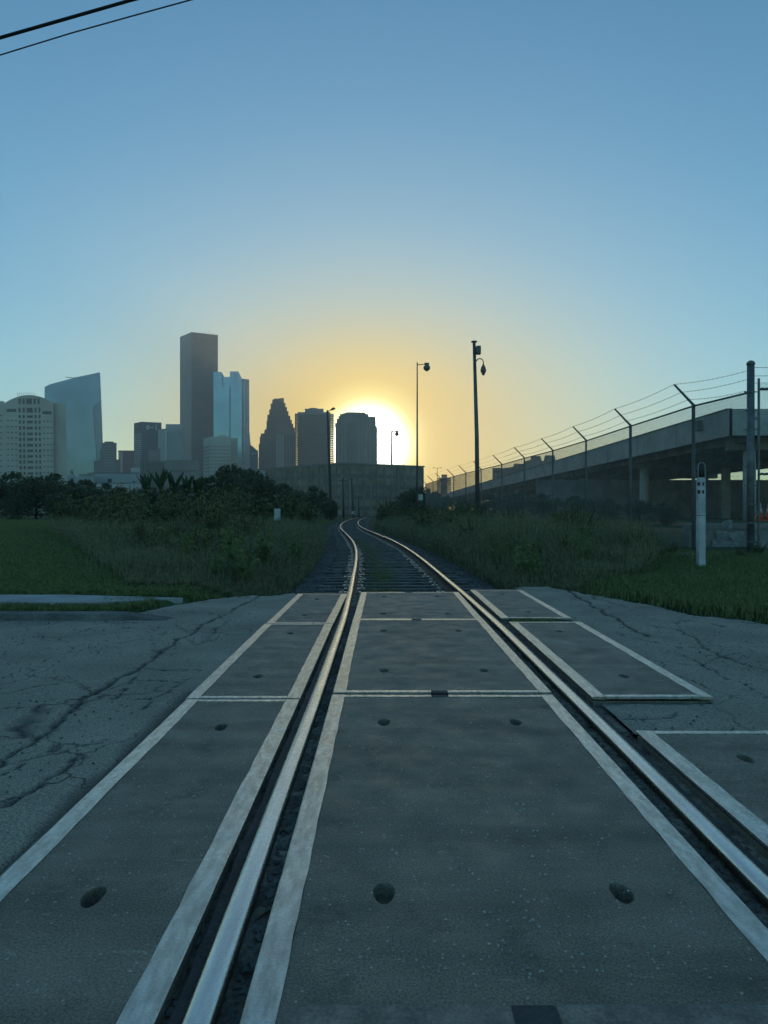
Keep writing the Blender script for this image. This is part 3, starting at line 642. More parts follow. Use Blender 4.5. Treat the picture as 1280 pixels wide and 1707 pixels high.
for k in range(9): x = 30 + k * 3.4; g.tube([P(x, 661, Y + 10), P(x, 654, Y + 10)], .12, 5)
g.build('antenna', M['pole'], t)

# faceted glass tower
Y = 1000; t = thing('glass_tower', (PX(122, Y), Y, 0), 'blue glass tower with slanted roofline and folded right edge', 'building', 'city skyline')
outline([(75, 860), (75, 645), (84, 640.5), (125, 629.5), (167, 620.5), (169, 668), (155.5, 679), (168, 860)], Y, .8, B['glass'], t, 'front_glass')
outline([(120, 860), (120, 631), (167.6, 621.5), (170.5, 690), (172, 737), (174, 860)], Y + 1.0, 36, bmat('grey_blue_glass', (.11, .17, .21), .2, .1, .03, .65), t, 'side_glass')
outline([(76, 860), (76, 646), (119.5, 632), (119.5, 860)], Y + 1.0, 36, B['glass'], t, 'rear_glass')
MB().tube([P(110, 628.5, Y + 20), P(128, 630.5, Y + 20)], .5, 6).tube([P(126, 634, Y + 20), P(126, 628, Y + 20)], .5, 6).build('roof_crane', M['pole'], t)

# brown stepped block
Y = 900; t = thing('office_block', (PX(180, Y), Y, 0), 'brown stepped office block with small pale windows beside glass tower', 'building', 'city skyline')
outline([(157, 860), (157, 768), (168, 768), (168, 748), (171, 748), (171, 738), (175, 738), (175, 736), (190, 736), (190, 738), (195, 738), (195, 766), (201, 766), (201, 774), (203, 860)], Y, 30, B['brown'], t)
grid(t, P(173, 790, Y) * 1, P(193, 790, Y), PZ(792, Y), PZ(742, Y), 9, 11, .5, .4, B['winl'])
# narrow pair
Y = 1100; t = thing('office_block', (PX(210, Y), Y, 0), 'low dark office block with one pale end wall', 'building', 'city skyline')
box_px(205, 226, 753, Y, 40, B['granite'], t); box_px(198, 205.3, 752.5, Y - 1, 41, B['white'], t, 'end_wall'); box_px(197.5, 226, 751, Y - 1.5, 42, B['roofm'], t, 'roof', yb=752.4)

# dark tower with banded side and openings under the roof
t, a, c, b, d, H = tower('banded_tower', 'dark tower with pale bands on its left face and roof slots', (224, 705.5), (236.5, 703), (270, 704.5), 950, B['granite'])
g = MB(); U = (c - a).normalized(); W = Vector((U.y, -U.x, 0)); Ln = (c - a).length
if W.y > 0: W = -W
for k in range(18):
    z = PZ(783 - k * 3.4, 960); g.slab([(0.5, z), (Ln - .3, z), (Ln - .3, z + 1.2), (.5, z + 1.2)], a, U, W, -.1, .3)
g.build('pale_bands', B['white'], t, kind='stuff')
for x0, x1, y0, y1 in ((245, 249, 709, 716), (251, 256, 712, 714), (260.5, 262, 708, 717), (229, 231, 710, 712), (232.5, 234, 709, 717)):
    Yw = 949 if x0 > 236 else 957; MB().box(PX(x0, Yw), PX(x1, Yw), Yw - 1.0, Yw + 1, PZ(y1, Yw), PZ(y0, Yw)).build('roof_slot', B['white'], t)
# stone block with arched windows before it
Y = 800; t = thing('stone_block', (PX(250, Y), Y, 0), 'stone block with rows of pale windows below the banded tower', 'building', 'city skyline')
outline([(238, 860), (238, 775), (243, 768), (248, 772), (248, 750), (268, 747), (268, 860)], Y, 30, B['brown'], t)
grid(t, P(249.5, 790, Y), P(267, 790, Y), PZ(772, Y), PZ(753, Y), 8, 5, .5, .45, B['winl'])
box_px(219, 240, 780, Y - 60, 30, B['white'], None, 'low_block', label='low white block with grey bands at foot of banded tower', cat='building', group='city skyline')
# paired pale and dark slab
t, a, c, b, d, H = tower('slab_tower', 'slab tower with pale frame around one dark glass face', (264, 716), (279, 714), (304, 715), 900, B['pale'])
Y = c.y
box_px(277, 304, 707, Y + 12, 25, B['pale'], t, 'roof_block'); outline([(280, 860), (280, 720), (304, 719), (304, 860)], Y - .8, 1.2, B['glass2'], t, 'dark_glass'); outline([(276, 860), (276, 717), (279, 717), (279, 860)], Y - .9, 1.3, B['white'], t, 'corner_pier')

# tallest tower
t, a, c, b, d, H = tower('tall_tower', 'tallest dark grey tower with a flat roof on the skyline', (301, 561.5), (320, 553.5), (364, 558.5), 1170, B['granite'])
U = (c - a).normalized(); W = Vector((U.y, -U.x, 0)); W = -W if W.y > 0 else W
MB().slab([(.3, 0), ((c - a).length - .4, 0), ((c - a).length - .4, H - 1), (.3, H - 1)], a, U, W, -.1, .4).build('pale_side', B['granitel'], t)
grid(t, c + (b - c) * .03, c + (b - c) * .97, 20, H - 8, 17, 70, .5, .55, B['win'])
grid(t, a + (c - a) * .1, a + (c - a) * .9, 20, H - 12, 6, 70, .55, .3, bmat('grey_window', (.12, .13, .14), .3), d=.7)
g = MB()
for x, h in ((341, 3), (344, 5), (350, 4), (357, 2)): g.tube([P(x, 560, 1180), P(x, 557 - h, 1180)], .25, 5)
g.build('antenna', M['pole'], t)

# light blue glass tower with notched crown
Y = 1120; t = thing('notched_tower', (PX(387, Y), Y, 0), 'pale blue glass tower with notched crown beside the tallest tower', 'building', 'city skyline')
outline([(357, 860), (356.5, 620), (370, 620), (374.5, 628), (376, 628.5), (384, 628), (384, 619), (398, 619), (404, 631.5), (404, 860)], Y, 40, B['sky'], t, 'front_glass')
outline([(403, 860), (403, 631), (416, 632.5), (416.5, 720), (419, 745), (420, 860)], Y + 6, 34, B['pale'], t, 'side_wing')
for x0, x1, y0, y1, m_ in ((383, 385, 645, 860, 'glass2'), (371, 372.5, 625, 645, 'glass2'), (412.5, 415, 644, 722, 'white'), (407, 409.5, 640, 860, 'glass')):
    Yw = Y if x0 < 403 else Y + 6; MB().box(PX(x0, Yw), PX(x1, Yw), Yw - .6, Yw + .5, PZ(y1, Yw) if y1 < HY else 0, PZ(y0, Yw)).build('fin', B[m_], t)
for x0, y0 in ((389, 622), (392, 622), (394.5, 622), (392, 626), (394.5, 629), (366.5, 622.5), (366.5, 627), (400, 668), (401, 694), (402, 718)): MB().box(PX(x0, Y), PX(x0 + 1.6, Y), Y - .4, Y + .3, PZ(y0 + 2.6, Y), PZ(y0, Y)).build('bright_pane', B['white'], t)
# cream mid-rise
t, a, c, b, d, H = tower('mid_rise', 'cream mid-rise with vertical piers in front of glass tower', (340, 731), (351, 728), (386, 728.6), 620, B['cream'])
grid(t, c + (b - c) * .02, c + (b - c) * .98, 4, H - 7, 14, 18, .45, .6, B['taupe']); grid(t, a, c, 4, H - 7, 5, 18, .5, .6, B['taupe'])
MB().box(PX(364, 625), PX(374, 625), 625, 637, H - .5, PZ(725, 625)).build('roof_block', B['cream'], t); box_px(385, 397, 730, 640, 24, B['cream'], t, 'rear_wing')
# low taupe hall
Y = 420; t = thing('low_hall', (PX(300, Y), Y, 0), 'windowless beige hall with ribbed left wing above the bushes', 'building', 'city skyline')
box_px(275, 333, 767, Y, 30, B['taupe'], t); box_px(234, 275, 769, Y + 2, 28, B['brown'], t, 'ribbed_wing')
g = MB()
for k in range(14): x = 236 + k * 2.8; g.box(PX(x, Y + 2), PX(x + 1.2, Y + 2), Y + 1.4, Y + 2.2, 0, PZ(771, Y))
g.build('ribs', B['taupe'], t, kind='stuff'); box_px(284, 330, 784, Y - .5, 1, B['brown'], t, 'ledge', yb=785.4)
# row of low white buildings
for x0, x1, yt, Y, mt, lb in ((-60, 26, 793, 330, 'white', 'low white shed roofline at left edge above dark trees'), (132, 158, 792, 380, 'pale', 'low grey block with vents right of the domed cupola'), (148, 232, 789, 400, 'pale', 'long low pale warehouse with one dark opening'), (160, 236, 806, 360, 'white', 'white low wall building in front of pale warehouse'),
                             (425, 446, 783, 300, 'pale', 'small pale shed left of the brick parking garage')):
    t = thing('low_building', (PX((x0 + x1) / 2, Y), Y, 0), lb, 'building', 'low buildings before the skyline')
    box_px(x0, x1, yt, Y, 16, B[mt], t); box_px(x0 - .6, x1 + .6, yt - 1.3, Y - .4, 17, B['roofm'], t, 'roof', yb=yt + .02)
    if 'warehouse with' in lb: box_px(180.5, 187, 798, Y - .2, .5, B['win'], t, 'opening', yb=804)
    if 'vents' in lb:
        for xx in (138, 147, 152): box_px(xx, xx + 2, 790, Y + 3, 2, B['granite'], t, 'vent', yb=801)
Y = 600; t = thing('domed_hall', (PX(121, Y), Y, 0), 'grey dome with slim cupola peeking over the dark trees', 'building', 'city skyline')
MB().lathe((PX(121, Y), Y, 0), [(5.5, 0), (5.5, PZ(804, Y)), (5.1, PZ(799, Y)), (3.6, PZ(794, Y)), (1.7, PZ(791, Y)), (1.2, PZ(790.5, Y))], 18).build('dome', B['pale'], t)
MB().lathe((PX(120.5, Y), Y, 0), [(1.3, PZ(791.5, Y)), (1.2, PZ(787, Y)), (.5, PZ(785, Y)), (.1, PZ(781.5, Y))], 10).build('cupola', B['granite'], t)
# gable roofed low tower
Y = 1000; t = thing('gabled_block', (PX(424, Y), Y, 0), 'small block with sloping roof between glass tower and stepped tower', 'building', 'city skyline')
outline([(417, 860), (417, 741), (421, 743.5), (431, 752), (431, 860)], Y, 25, B['granite'], t); MB().box(PX(418.5, Y), PX(430, Y), Y - .4, Y + .2, PZ(757, Y), PZ(755, Y)).build('pale_window_band', B['winl'], t)  # band of paler window material

# stepped red granite tower
def z3(x, y): return 420 + x / 4, 640 + y / 4
Y = 1050; t = thing('stepped_tower', (PX(463, Y), Y, 0), 'red granite tower with stepped gables beside balconied tower', 'building', 'city skyline')
def stairs(pts):
    o = [pts[0]]
    for p in pts[1:]:
        o.append((o[-1][0], p[1]) if p[1] < o[-1][1] else (p[0], o[-1][1])); o.append(p)
    return o
Lst = [(46, 850), (48, 490), (55, 400), (62, 350), (85, 330), (92, 308), (100, 300), (105, 245), (118, 205), (127, 170), (138, 130), (150, 104), (165, 98)]
Rst = [(208, 94), (216, 128), (226, 155), (236, 182), (246, 212), (258, 240), (268, 265), (278, 290), (288, 320), (290, 850)]
outline([z3(*p) for p in stairs(Lst) + stairs(Rst)], Y + 8, 34, B['red'], t)
outline([z3(*p) for p in [(155, 850), (155, 300), (160, 262), (200, 256), (215, 240), (245, 225), (252, 255), (275, 290), (284, 300), (284, 850)]], Y, 8, B['red'], t, 'front_block')
for k, xx in enumerate((168, 186, 204, 222, 240, 258, 272)): MB().box(PX(z3(xx, 0)[0], Y), PX(z3(xx + 8, 0)[0], Y), Y - .5, Y + .3, 8, PZ(z3(0, 335)[1], Y)).build('glass_strip', B['winl' if k < 3 else 'win'], t)
grid(t, P(*z3(60, 560), Y + 8), P(*z3(150, 560), Y + 8), 10, PZ(z3(0, 370)[1], Y), 8, 14, .5, .5, B['brown'])
# tower ringed with balconies
Y = 1120; t = thing('balcony_tower', (PX(525, Y), Y, 0), 'tower ringed with balconies, rooftop pad on top', 'building', 'city skyline')
box_px(496.8, 551.5, 687, Y, 40, B['taupe'], t); box_px(509, 540, 681.3, Y + 6, 26, B['taupe'], t, 'roof_block'); box_px(502, 512, 689, Y - 3, 6, B['taupe'], t, 'bay')
for k in range(29):
    yy = 690 + k * 3.05; box_px(492.5, 557, yy, Y - 6, 9, B['taupe'], t, 'balcony', yb=yy + 1.5)
for xx in (493, 556): 
    for dy in (-5.7, 1.8): MB().box(PX(xx, Y), PX(xx + .8, Y), Y + dy, Y + dy + .8, 0, PZ(690, Y)).build('column', B['taupe'], t)
grid(t, P(500, 700, Y), P(548, 700, Y), PZ(775, Y), PZ(692, Y), 12, 27, .6, .5, B['win'], d=.5)
MB().lathe((PX(521, Y), Y + 18, 0), [(.6, PZ(683, Y)), (.6, PZ(679.6, Y)), (7, PZ(679, Y)), (7, PZ(678.2, Y))], 18).build('roof_pad', B['granite'], t); box_px(493, 509, 689.5, Y - 5, 12, B['roofm'], t, 'canopy', yb=690.5)
# rounded apartment tower in front of the sun
Y = 1100; t = thing('apartment_tower', (PX(595, Y), Y, 0), 'rounded dark apartment tower standing right before the sun', 'building', 'city skyline')
outline([z3(*p) for p in stairs([(560, 860), (557, 284), (567, 262), (569, 250), (580, 232), (590, 214), (608, 200), (625, 195), (650, 189)]) + stairs([(748, 190), (760, 200), (778, 206), (780, 218), (824, 219), (828, 282), (835, 290), (838, 860)])], Y, 48, B['brown'], t)
grid(t, P(*z3(630, 500), Y), P(*z3(705, 500), Y), PZ(773, Y), PZ(704, Y), 7, 22, .5, .5, B['win'], d=.4)
for k, xx in enumerate((572, 598, 622, 712, 738, 762, 790, 812)):
    g = MB(); w = 10; g.tube([P(*z3(xx + w / 2, 860), Y + .5) * 1, P(*z3(xx + w / 2, (290 if xx < 590 else 235)), Y + .5)], PX(640 + w / 8, Y), 8); g.build('rounded_bay', B['taupe'], t)
g = MB()
for x in (645, 660, 672, 690, 712, 740): g.box(PX(z3(x, 0)[0], Y), PX(z3(x + 7, 0)[0], Y), Y + 5, Y + 8, PZ(z3(0, 192)[1], Y), PZ(z3(0, 184)[1], Y))
g.build('parapet_blocks', B['taupe'], t, kind='stuff')

# brick parking garage that closes the view down the track
Y = 205; CX, CY = PX(572, Y), Y; H = PZ(773.5, Y)
A_ = Vector((PX(444, 232), 232, 0)); Cc = Vector((CX, CY, 0)); Bb = Vector((PX(705, 221), 221, 0)); Dd = A_ + Bb - Cc
t = thing('parking_garage', (CX, CY, 0), 'long brown brick parking garage closing the view behind the track', 'building')
MB().prism([A_, Cc, Bb, Dd], -.5, H).build('wall', B['brick'], t)
MB().prism([A_ + Vector((-.4, 0, 0)), Cc + Vector((0, -.4, 0)), Bb + Vector((.4, 0, 0)), Dd], H + .003, H + .5).build('coping', B['taupe'], t)
for A2, B2, nb, sp in ((A_, Cc, 14, 1), (Cc, Bb, 12, 1)):
    U = (B2 - A2).normalized(); W = Vector((U.y, -U.x, 0)); W = -W if W.y > 0 else W; Ln = (B2 - A2).length
    for lv in range(4):
        z0 = 1.6 + lv * 3.25
        for k in range(nb):
            u0 = (k + .14) * Ln / nb; u1 = (k + .86) * Ln / nb
            MB().slab([(u0, z0), (u1, z0), (u1, z0 + 1.25), (u0, z0 + 1.25)], A2, U, W, -.2, .06).build('opening', B['brown'], t)
    for k in range(nb + 1):
        u = min(max(k * Ln / nb, .3), Ln - .3); MB().slab([(u - .28, 0), (u + .28, 0), (u + .28, H - .3), (u - .28, H - .3)], A2, U, W, -.1, .22).build('pier', B['brick'], t)
for x, w in ((637.5, 3.5), (672, 1.4)): MB().box(PX(x, 212), PX(x + w, 212), 214, 215.5, H + .2, PZ(772.8, 212)).build('roof_vent', B['roofm'], t)

# ------------------------------------------------------------------ street lamps, camera pole, utility poles
def lamp(name, label, x, yt, Y, zb, r0, r1, armpx, hw, cat='street lamp', group=None, mat='pole', up=0.):
    t = thing(name, (PX(x, Y), Y, zb), label, cat, group); zt = PZ(yt, Y); X = PX(x, Y); a = PX(640 + armpx, Y)
    MB().tube([(X, Y, zb), (X, Y, (zb + zt) / 2), (X, Y, zt)], [r0, (r0 + r1) / 2, r1], 10).build('pole', M[mat], t, smooth=True)
    MB().tube([(X, Y, zt - .25), (X + a * .5, Y, zt - .2 + up * .5), (X + a, Y, zt - .2 + up)], [r1 * .8, r1 * .7, r1 * .7], 8).build('arm', M[mat], t)
    h = hw
    MB().lathe((X + a, Y, zt + up), [(h * .75, -.08), (h * .75, -.32 * h * 2), (h * .6, -.5 * h * 2), (h * 1.0, -.62 * h * 2), (h * 1.05, -.95 * h * 2), (h * .85, -1.15 * h * 2), (h * .3, -1.35 * h * 2), (.03, -1.4 * h * 2)], 14).build('lamp_head', M['galv'], t, smooth=True)
    return t
lamp('street_lamp', 'tall slim street lamp right of the sun, globe on short arm', 694.5, 604, 68, -.1, .12, .055, 16, .32)
lamp('street_lamp', 'small roof lamp glowing rim, standing on garage before the sun', 652, 718, 216, PZ(779, 216), .3, .2, 8.5, .62)
# camera mast
Y = 45; x = 792; X = PX(792, Y); zt = PZ(573, Y)
t = thing('camera_mast', (X, Y, 0), 'thick tall camera mast with equipment box and hanging dome camera', 'camera mast')
MB().tube([(X + .14, Y, -.2), (X + .07, Y, zt / 2), (X - .1, Y, zt)], [.16, .135, .10], 14).build('pole', M['pole'], t, smooth=True)
MB().lathe((X - .1, Y, zt), [(.1, -.05), (.1, .06), (.2, .10), (.2, .15), (.12, .19)], 12).build('cap', M['pole'], t)
MB().bbox(X + .02, X + .32, Y - .2, Y + .2, zt - .68, zt - .16, .03).build('equipment_box', M['pole'], t)
ax = [(X - .02, Y, zt - 1.25)] + [(X + .22 + .33 * math.sin(a) * 1.0 - .05, Y, zt - 1.25 + .33 * (1 - math.cos(a)) * .6 + .1) for a in (0.4, .9, 1.4)] + [(X + .52, Y, zt - 1.12), (X + .54, Y, zt - 1.35)]
ax = [(X - .02, Y, zt - 1.2), (X + .12, Y, zt - 1.02), (X + .28, Y, zt - .96), (X + .42, Y, zt - 1.02), (X + .5, Y, zt - 1.18), (X + .5, Y, zt - 1.4)]
MB().tube(ax, .035, 8).build('bracket_arm', M['pole'], t, smooth=True)
MB().lathe((X + .5, Y, zt - 1.35), [(.06, 0), (.08, -.08), (.15, -.2), (.19, -.38), (.17, -.5), (.1, -.6), (.09, -.68), (.02, -.72)], 14).build('dome_camera', M['pole'], t, smooth=True)
# street lamp with cobra head on a wooden pole, more wooden poles beyond
Y = 92; X = PX(546.5, Y); zt = PZ(684, Y)
t = thing('street_lamp', (X, Y, 0), 'wooden pole with a flat lamp head before the balconied tower', 'street lamp')
MB().tube([(X + .5, Y, 0), (X + .25, Y, zt / 2), (X, Y, zt)], [.2, .17, .12], 10).build('pole', M['polewood'], t, smooth=True)
MB().tube([(X, Y, zt - .3), (X + .35, Y, zt + .05), (X + .6, Y, zt + .12)], .05, 8).build('arm', M['pole'], t)
MB().tube([(X + .4, Y, zt + .02), (X + .6, Y, zt + .12), (X + .85, Y, zt + .24), (X + 1.05, Y, zt + .26)], [.07, .15, .18, .05], 8).build('lamp_head', M['galv'], t, smooth=True)
for x0, x1, yt, Y, lb in ((573.5, 572, 797, 112, 'wooden utility pole left of the rails, nearest garage wall middle'), (590, 586.5, 795, 125, 'wooden utility pole just left of where the rails vanish'), (599, 598, 826, 150, 'shortest thin utility pole where the rails vanish')):
    t = thing('utility_pole', (PX(x0, Y), Y, 0), lb, 'utility pole', 'utility poles beyond the bend'); zt = PZ(yt, Y)
    MB().tube([(PX(x0, Y), Y, 0), (PX(x1, Y), Y, zt)], [.19, .13], 8).build('pole', M['polewood'], t, smooth=True)
    MB().box(PX(x1, Y) - .6, PX(x1, Y) + .6, Y - .06, Y + .06, zt - .5, zt - .38).build('crossarm', M['polewood'], t)
# double arm lamp far right of the garage
Y = 240; t = thing('street_lamp', (PX(728, Y), Y, 0), 'thin double arm street lamp against the orange sky', 'street lamp'); X = PX(728, Y); zt = PZ(780, Y)
MB().tube([(X, Y, 0), (X, Y, zt)], [.14, .07], 8).build('pole', M['pole'], t)
for s in (-1, 1): MB().tube([(X, Y, zt - .3), (X + s * .8, Y, zt + .1), (X + s * 1.5, Y, zt - .05)], [.05, .05, .16], 6).build('arm', M['pole'], t)
# equipment cabinet on a post, left of the track
Y = 30; X = PX(463, Y); t = thing('signal_cabinet', (X, Y, 0), 'pale grey cabinet on a post in the weeds left of track', 'cabinet')
MB().tube([(X, Y, -.2), (X, Y, .72)], .05, 10).build('post', M['galv'], t); MB().bbox(X - .12, X + .12, Y - .1, Y + .1, .7, PZ(848, Y), .02).build('box', M['white'], t)
MB().bbox(X - .095, X + .095, Y - .112, Y - .102, .73, PZ(850, Y), .002).build('door', M['white'], t)
Y = 110; X = PX(589, Y); t = thing('track_marker', (X, Y, 0), 'small white marker on a short post where the rails bend', 'marker'); MB().tube([(X, Y, -.2), (X, Y, 1.0)], .05, 8).build('post', M['galv'], t); MB().bbox(X - .2, X + .2, Y - .04, Y + .04, .75, 1.2, .02).build('plate', M['white'], t)
Y = 75; X = PX(649, Y); t = thing('track_post', (X, Y, 0), 'slim white post in the weeds right of the bend', 'marker'); MB().tube([(X, Y, -.2), (X, Y, 1.05)], .06, 8).build('post', M['white'], t); MB().tube([(X, Y, 1.052), (X, Y, 1.15)], .075, 8).build('cap', M['galv'], t)

# ------------------------------------------------------------------ overhead cables
for pts, r, lb in (([(-150, 104, 9.6), (0, 62, 10), (217, 0, 9.6), (600, -100, 9.0)], .016, 'upper thick black overhead cable crossing the top left corner'), ([(-150, 108, 9.62), (0, 65.5, 10.03), (219, 2.5, 9.63), (600, -96, 9.03)], .008, 'thin cable lashed just under the upper overhead cable'),
                   ([(-150, 135, 10.4), (0, 92, 10.8), (120, 55, 10.6), (220, 27, 10.4), (318, 0, 10.2), (640, -84, 9.7)], .010, 'lower thin black overhead cable in the top left corner')):
    p = [P(*q) for q in pts]; d0 = (p[0] - p[1]).normalized(); d1 = (p[-1] - p[-2]).normalized()
    MB().tube([p[0] + d0 * 20] + p + [p[-1] + d1 * 20], r, 8).build('overhead_cable', M['cable'], label=lb, cat='cable', group='overhead cables')

# ------------------------------------------------------------------ elevated freeway on the right
fw = thing('elevated_freeway', (33, 66, 0), 'grey concrete elevated freeway rising over the fence at right', 'bridge')
zs, zd, ztop = 8.75, 9.9, 10.95
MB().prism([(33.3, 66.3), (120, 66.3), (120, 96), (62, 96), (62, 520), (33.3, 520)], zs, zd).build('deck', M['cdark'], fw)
MB().box(33, 33.28, 66, 520, zs - .35, ztop).build('parapet', M['cbridge'], fw); MB().box(33.003, 120, 66.0, 66.28, zs - .35, ztop).build('parapet', M['cbridge'], fw)
MB().box(61.7, 62.0, 96.3, 520, zd + .01, ztop).build('parapet', M['cbridge'], fw)
for yy in (66 + 3, 97, 127, 157, 190, 225, 265):
    for xx in (36.5, 48, 59): 
        MB().tube([(xx, yy, -.3), (xx, yy, zs - 1.5)], .6, 14).build('column', M['cbridge'], fw, smooth=True)
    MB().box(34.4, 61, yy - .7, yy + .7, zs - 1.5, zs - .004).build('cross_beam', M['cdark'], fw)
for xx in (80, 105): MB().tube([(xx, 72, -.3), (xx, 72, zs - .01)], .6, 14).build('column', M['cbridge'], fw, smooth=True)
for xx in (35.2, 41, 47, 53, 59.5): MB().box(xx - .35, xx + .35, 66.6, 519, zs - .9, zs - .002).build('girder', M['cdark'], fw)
for k in range(26): MB().box(32.985, 32.998, 78 + k * 12, 78.12 + k * 12, zs - .34, ztop - .01).build('joint', M['cdark'], fw)
for k in range(6): MB().box(40 + k * 12, 40.1 + k * 12, 65.985, 65.998, zs - .34, ztop - .01).build('joint', M['cdark'], fw)
MB().box(32.9, 33.4, 66.3, 519, ztop + .002, ztop + .09).build('coping', M['cdark'], fw)
MB().bbox(32.5, 32.98, 71.5, 72.6, 9.6, 10.6, .05).build('sign_box', M['cdark'], fw)
MB().box(24, 75, 108, 109, -.3, 6.1).build('retaining_wall', M['cdark'], label='retaining wall coloured dark for the shade under the freeway', cat='wall')  # deck shade is put into this wall's dark colour
t = thing('low_wall', (14, 20.6, 0), 'low pale concrete barrier behind the chain link fence with faded paint', 'wall')
MB().bbox(9.0, 30, 20.4, 20.75, -.2, .74, .03).build('wall', M['concrete'], t)
for k in range(5): MB().bbox(9.0 + k * 4.2 + .05, 9.0 + k * 4.2 + 4.15, 20.35, 20.4 - .003, .58, .7, .008).build('panel', M['concrete'], t)
def blob(cx, cy, rx, ry, seed):
    r = random.Random(seed); n = 22; g = MB(); ph = r.random() * 6; pts = []
    for k in range(n):
        a = 2 * math.pi * k / n; q = 1 + .16 * math.sin(3 * a + ph) + .1 * math.sin(5 * a + ph * 2); pts.append((cx + rx * q * math.cos(a), cy + ry * q * math.sin(a)))
    return g.slab(pts, Vector((0, 20.34, 0)), Vector((1, 0, 0)), Vector((0, -1, 0)), 0, .004 + .002 * (seed % 4))
for k, (x, y, rx, ry) in enumerate(((1212, 874, 9, 8), (1203, 893, 13, 9), (1226, 893, 13, 9), (1199, 907, 16, 8), (1221, 909, 12, 8))):
    q = P(x, y, 20.34); blob(q.x, max(q.z, .0), rx / F * 20, ry / F * 20, k).build('paint_patch', M['graffiti'], t)
MB().bbox(12.8, 22, 21.2, 22.6, -.2, .80, .02).build('loading_ledge', M['cdark'], label='dark concrete ledge carrying the two traffic cones', cat='ledge')
for x, lb in ((1265.5, 'orange traffic cone with pale top, left of two behind fence'), (1281, 'orange traffic cone cut by the right frame edge')):
    Y = 21.7; X = PX(x, Y); t = thing('traffic_cone', (X, Y, .803), lb, 'traffic cone', 'traffic cones')
    MB().bbox(X - .15, X + .15, Y - .15, Y + .15, .803, .835, .01).build('base', M['orange'], t)
    MB().lathe((X, Y, .836), [(.115, 0), (.085, .22)], 16).build('lower_cone', M['orange'], t, smooth=True); MB().lathe((X, Y, .836), [(.085, .221), (.064, .34)], 16).build('reflective_band', M['white'], t, smooth=True)
    MB().lathe((X, Y, .836), [(.064, .341), (.03, .52), (.02, .53)], 16).build('tip', M['white'], t, smooth=True)
# blocks beyond the freeway
for pts, Y, lb in (([(820, 860), (820, 780), (835, 780), (835, 781), (856, 778), (856, 773), (872, 773), (872, 860)], 380, 'grey flat block beyond the fence right of the camera mast'), ([(874, 860), (874, 769), (884, 766), (884, 760), (900, 760), (902, 768), (906, 768), (908, 759), (924, 759), (925, 768), (940, 763), (940, 860)], 360, 'grey stepped block with notched roof above the freeway')):
    t = thing('office_block', (PX(pts[0][0] + 25, Y), Y, 0), lb, 'building', 'blocks beyond the freeway'); outline(pts, Y, 25, B['taupe'], t); box_px(pts[0][0] + 4, pts[0][0] + 12, 784, Y - .3, .5, B['win'], t, 'window', yb=788)
Y = 520; t = thing('balcony_tower', (PX(740, Y), Y, 0), 'small distant tower with floor slabs seen through the fence mesh', 'building'); box_px(735, 744.5, 791, Y, 12, B['brown'], t)
for k in range(9): box_px(728, 751, 797 + k * 3, Y - 2, 15, B['brown'], t, 'balcony', yb=797.9 + k * 3)

# ------------------------------------------------------------------ chain-link fence
FT = 3.99
posts = [(1155, 675), (1050, 709), (976, 733.7), (920.5, 750.5), (873, 763), (835.5, 773.7), (801, 782), (775.7, 788), (755.5, 793.5), (735, 798.7), (721, 802.5), (709, 806.5)]
fp = [Vector((PX(1250.5, 16.6), 16.6, 0))]
for x, y in posts: Yq = (FT - CH) * F / (HY - y); fp.append(Vector((PX(x, Yq), Yq, 0)))
fence = thing('chain_link_fence', fp[0], 'tall chain link fence with barbed wire arms receding along the track', 'fence')
def link_mesh(Ln, Ht, cell=.09, r=.0032):
    nw = int(Ln / cell); nz = int(Ht / (cell * .5)); Vv = []; Ff = []
    for i in range(nw):
        for par in (0, 1):
            prev = None
            for j in range(nz + 1):
                x = (i + ((j + par) % 2)) * cell * Ln / (nw * cell); z = j * Ht / nz
                b = len(Vv); oy = .003 * (1 if par else -1)
                Vv += [(x - r, oy, z), (x + r, oy - r, z), (x + r * .2, oy + r * 1.4, z)]
                if prev is not None: Ff += [(prev + k, prev + (k + 1) % 3, b + (k + 1) % 3, b + k) for k in range(3)]
                prev = b
    return np_mesh('chain_link', np.array(Vv), np.array(Ff), M['wire'])
LM = link_mesh(5.0, 3.85)
arm_dir = Vector((-.72, -.1, .70)).normalized(); AL = .78
tips = []
for i, p in enumerate(fp):
    if i == 0:
        po = MB().tube([p + Vector((0, 0, -.3)), p + Vector((0, 0, PZ(606, 16.6)))], .085, 16).build('end_post', M['galv'], fence, smooth=True)
        MB().lathe(p + Vector((0, 0, PZ(606, 16.6))), [(.095, -.03), (.098, .01), (.07, .05), (.02, .075)], 14).build('cap', M['galv'], po, smooth=True)
        g = MB()
        for k in range(9): z = .35 + k * .45; g.lathe(p + Vector((0, 0, z)), [(.092, 0), (.092, .03)], 12); g.box(p.x - .15, p.x + .15, p.y - .015, p.y + .015, z + .004, z + .026)
        g.build('tension_bands', M['galv'], po, kind='stuff'); tips.append(p + Vector((0, 0, PZ(619, 16.6)))); continue
    po = MB().tube([p + Vector((0, 0, -.3)), p + Vector((0, 0, FT + .02))], .038 if i > 2 else .048, 10).build('post', M['galv'], fence, smooth=True)
    MB().tube([p + Vector((0, 0, FT)), p + Vector((0, 0, FT)) + arm_dir * AL], [.036, .026], 6).build('barb_arm', M['galv'], po); tips.append(p + Vector((0, 0, FT)) + arm_dir * AL)
for i in range(len(fp) - 1):
    a, b = fp[i], fp[i + 1]; d_ = b - a
    MB().tube([a + Vector((0, 0, FT - .03)), b + Vector((0, 0, FT - .03))], .026, 8).build('top_rail', M['galv'], fence)
    o = link('chain_link', LM, fence, a - fp[0] + Vector((-.05, 0, .1))); o.rotation_euler.z = math.atan2(d_.y, d_.x); o.scale = (d_.length / 5.0, 1, 1)
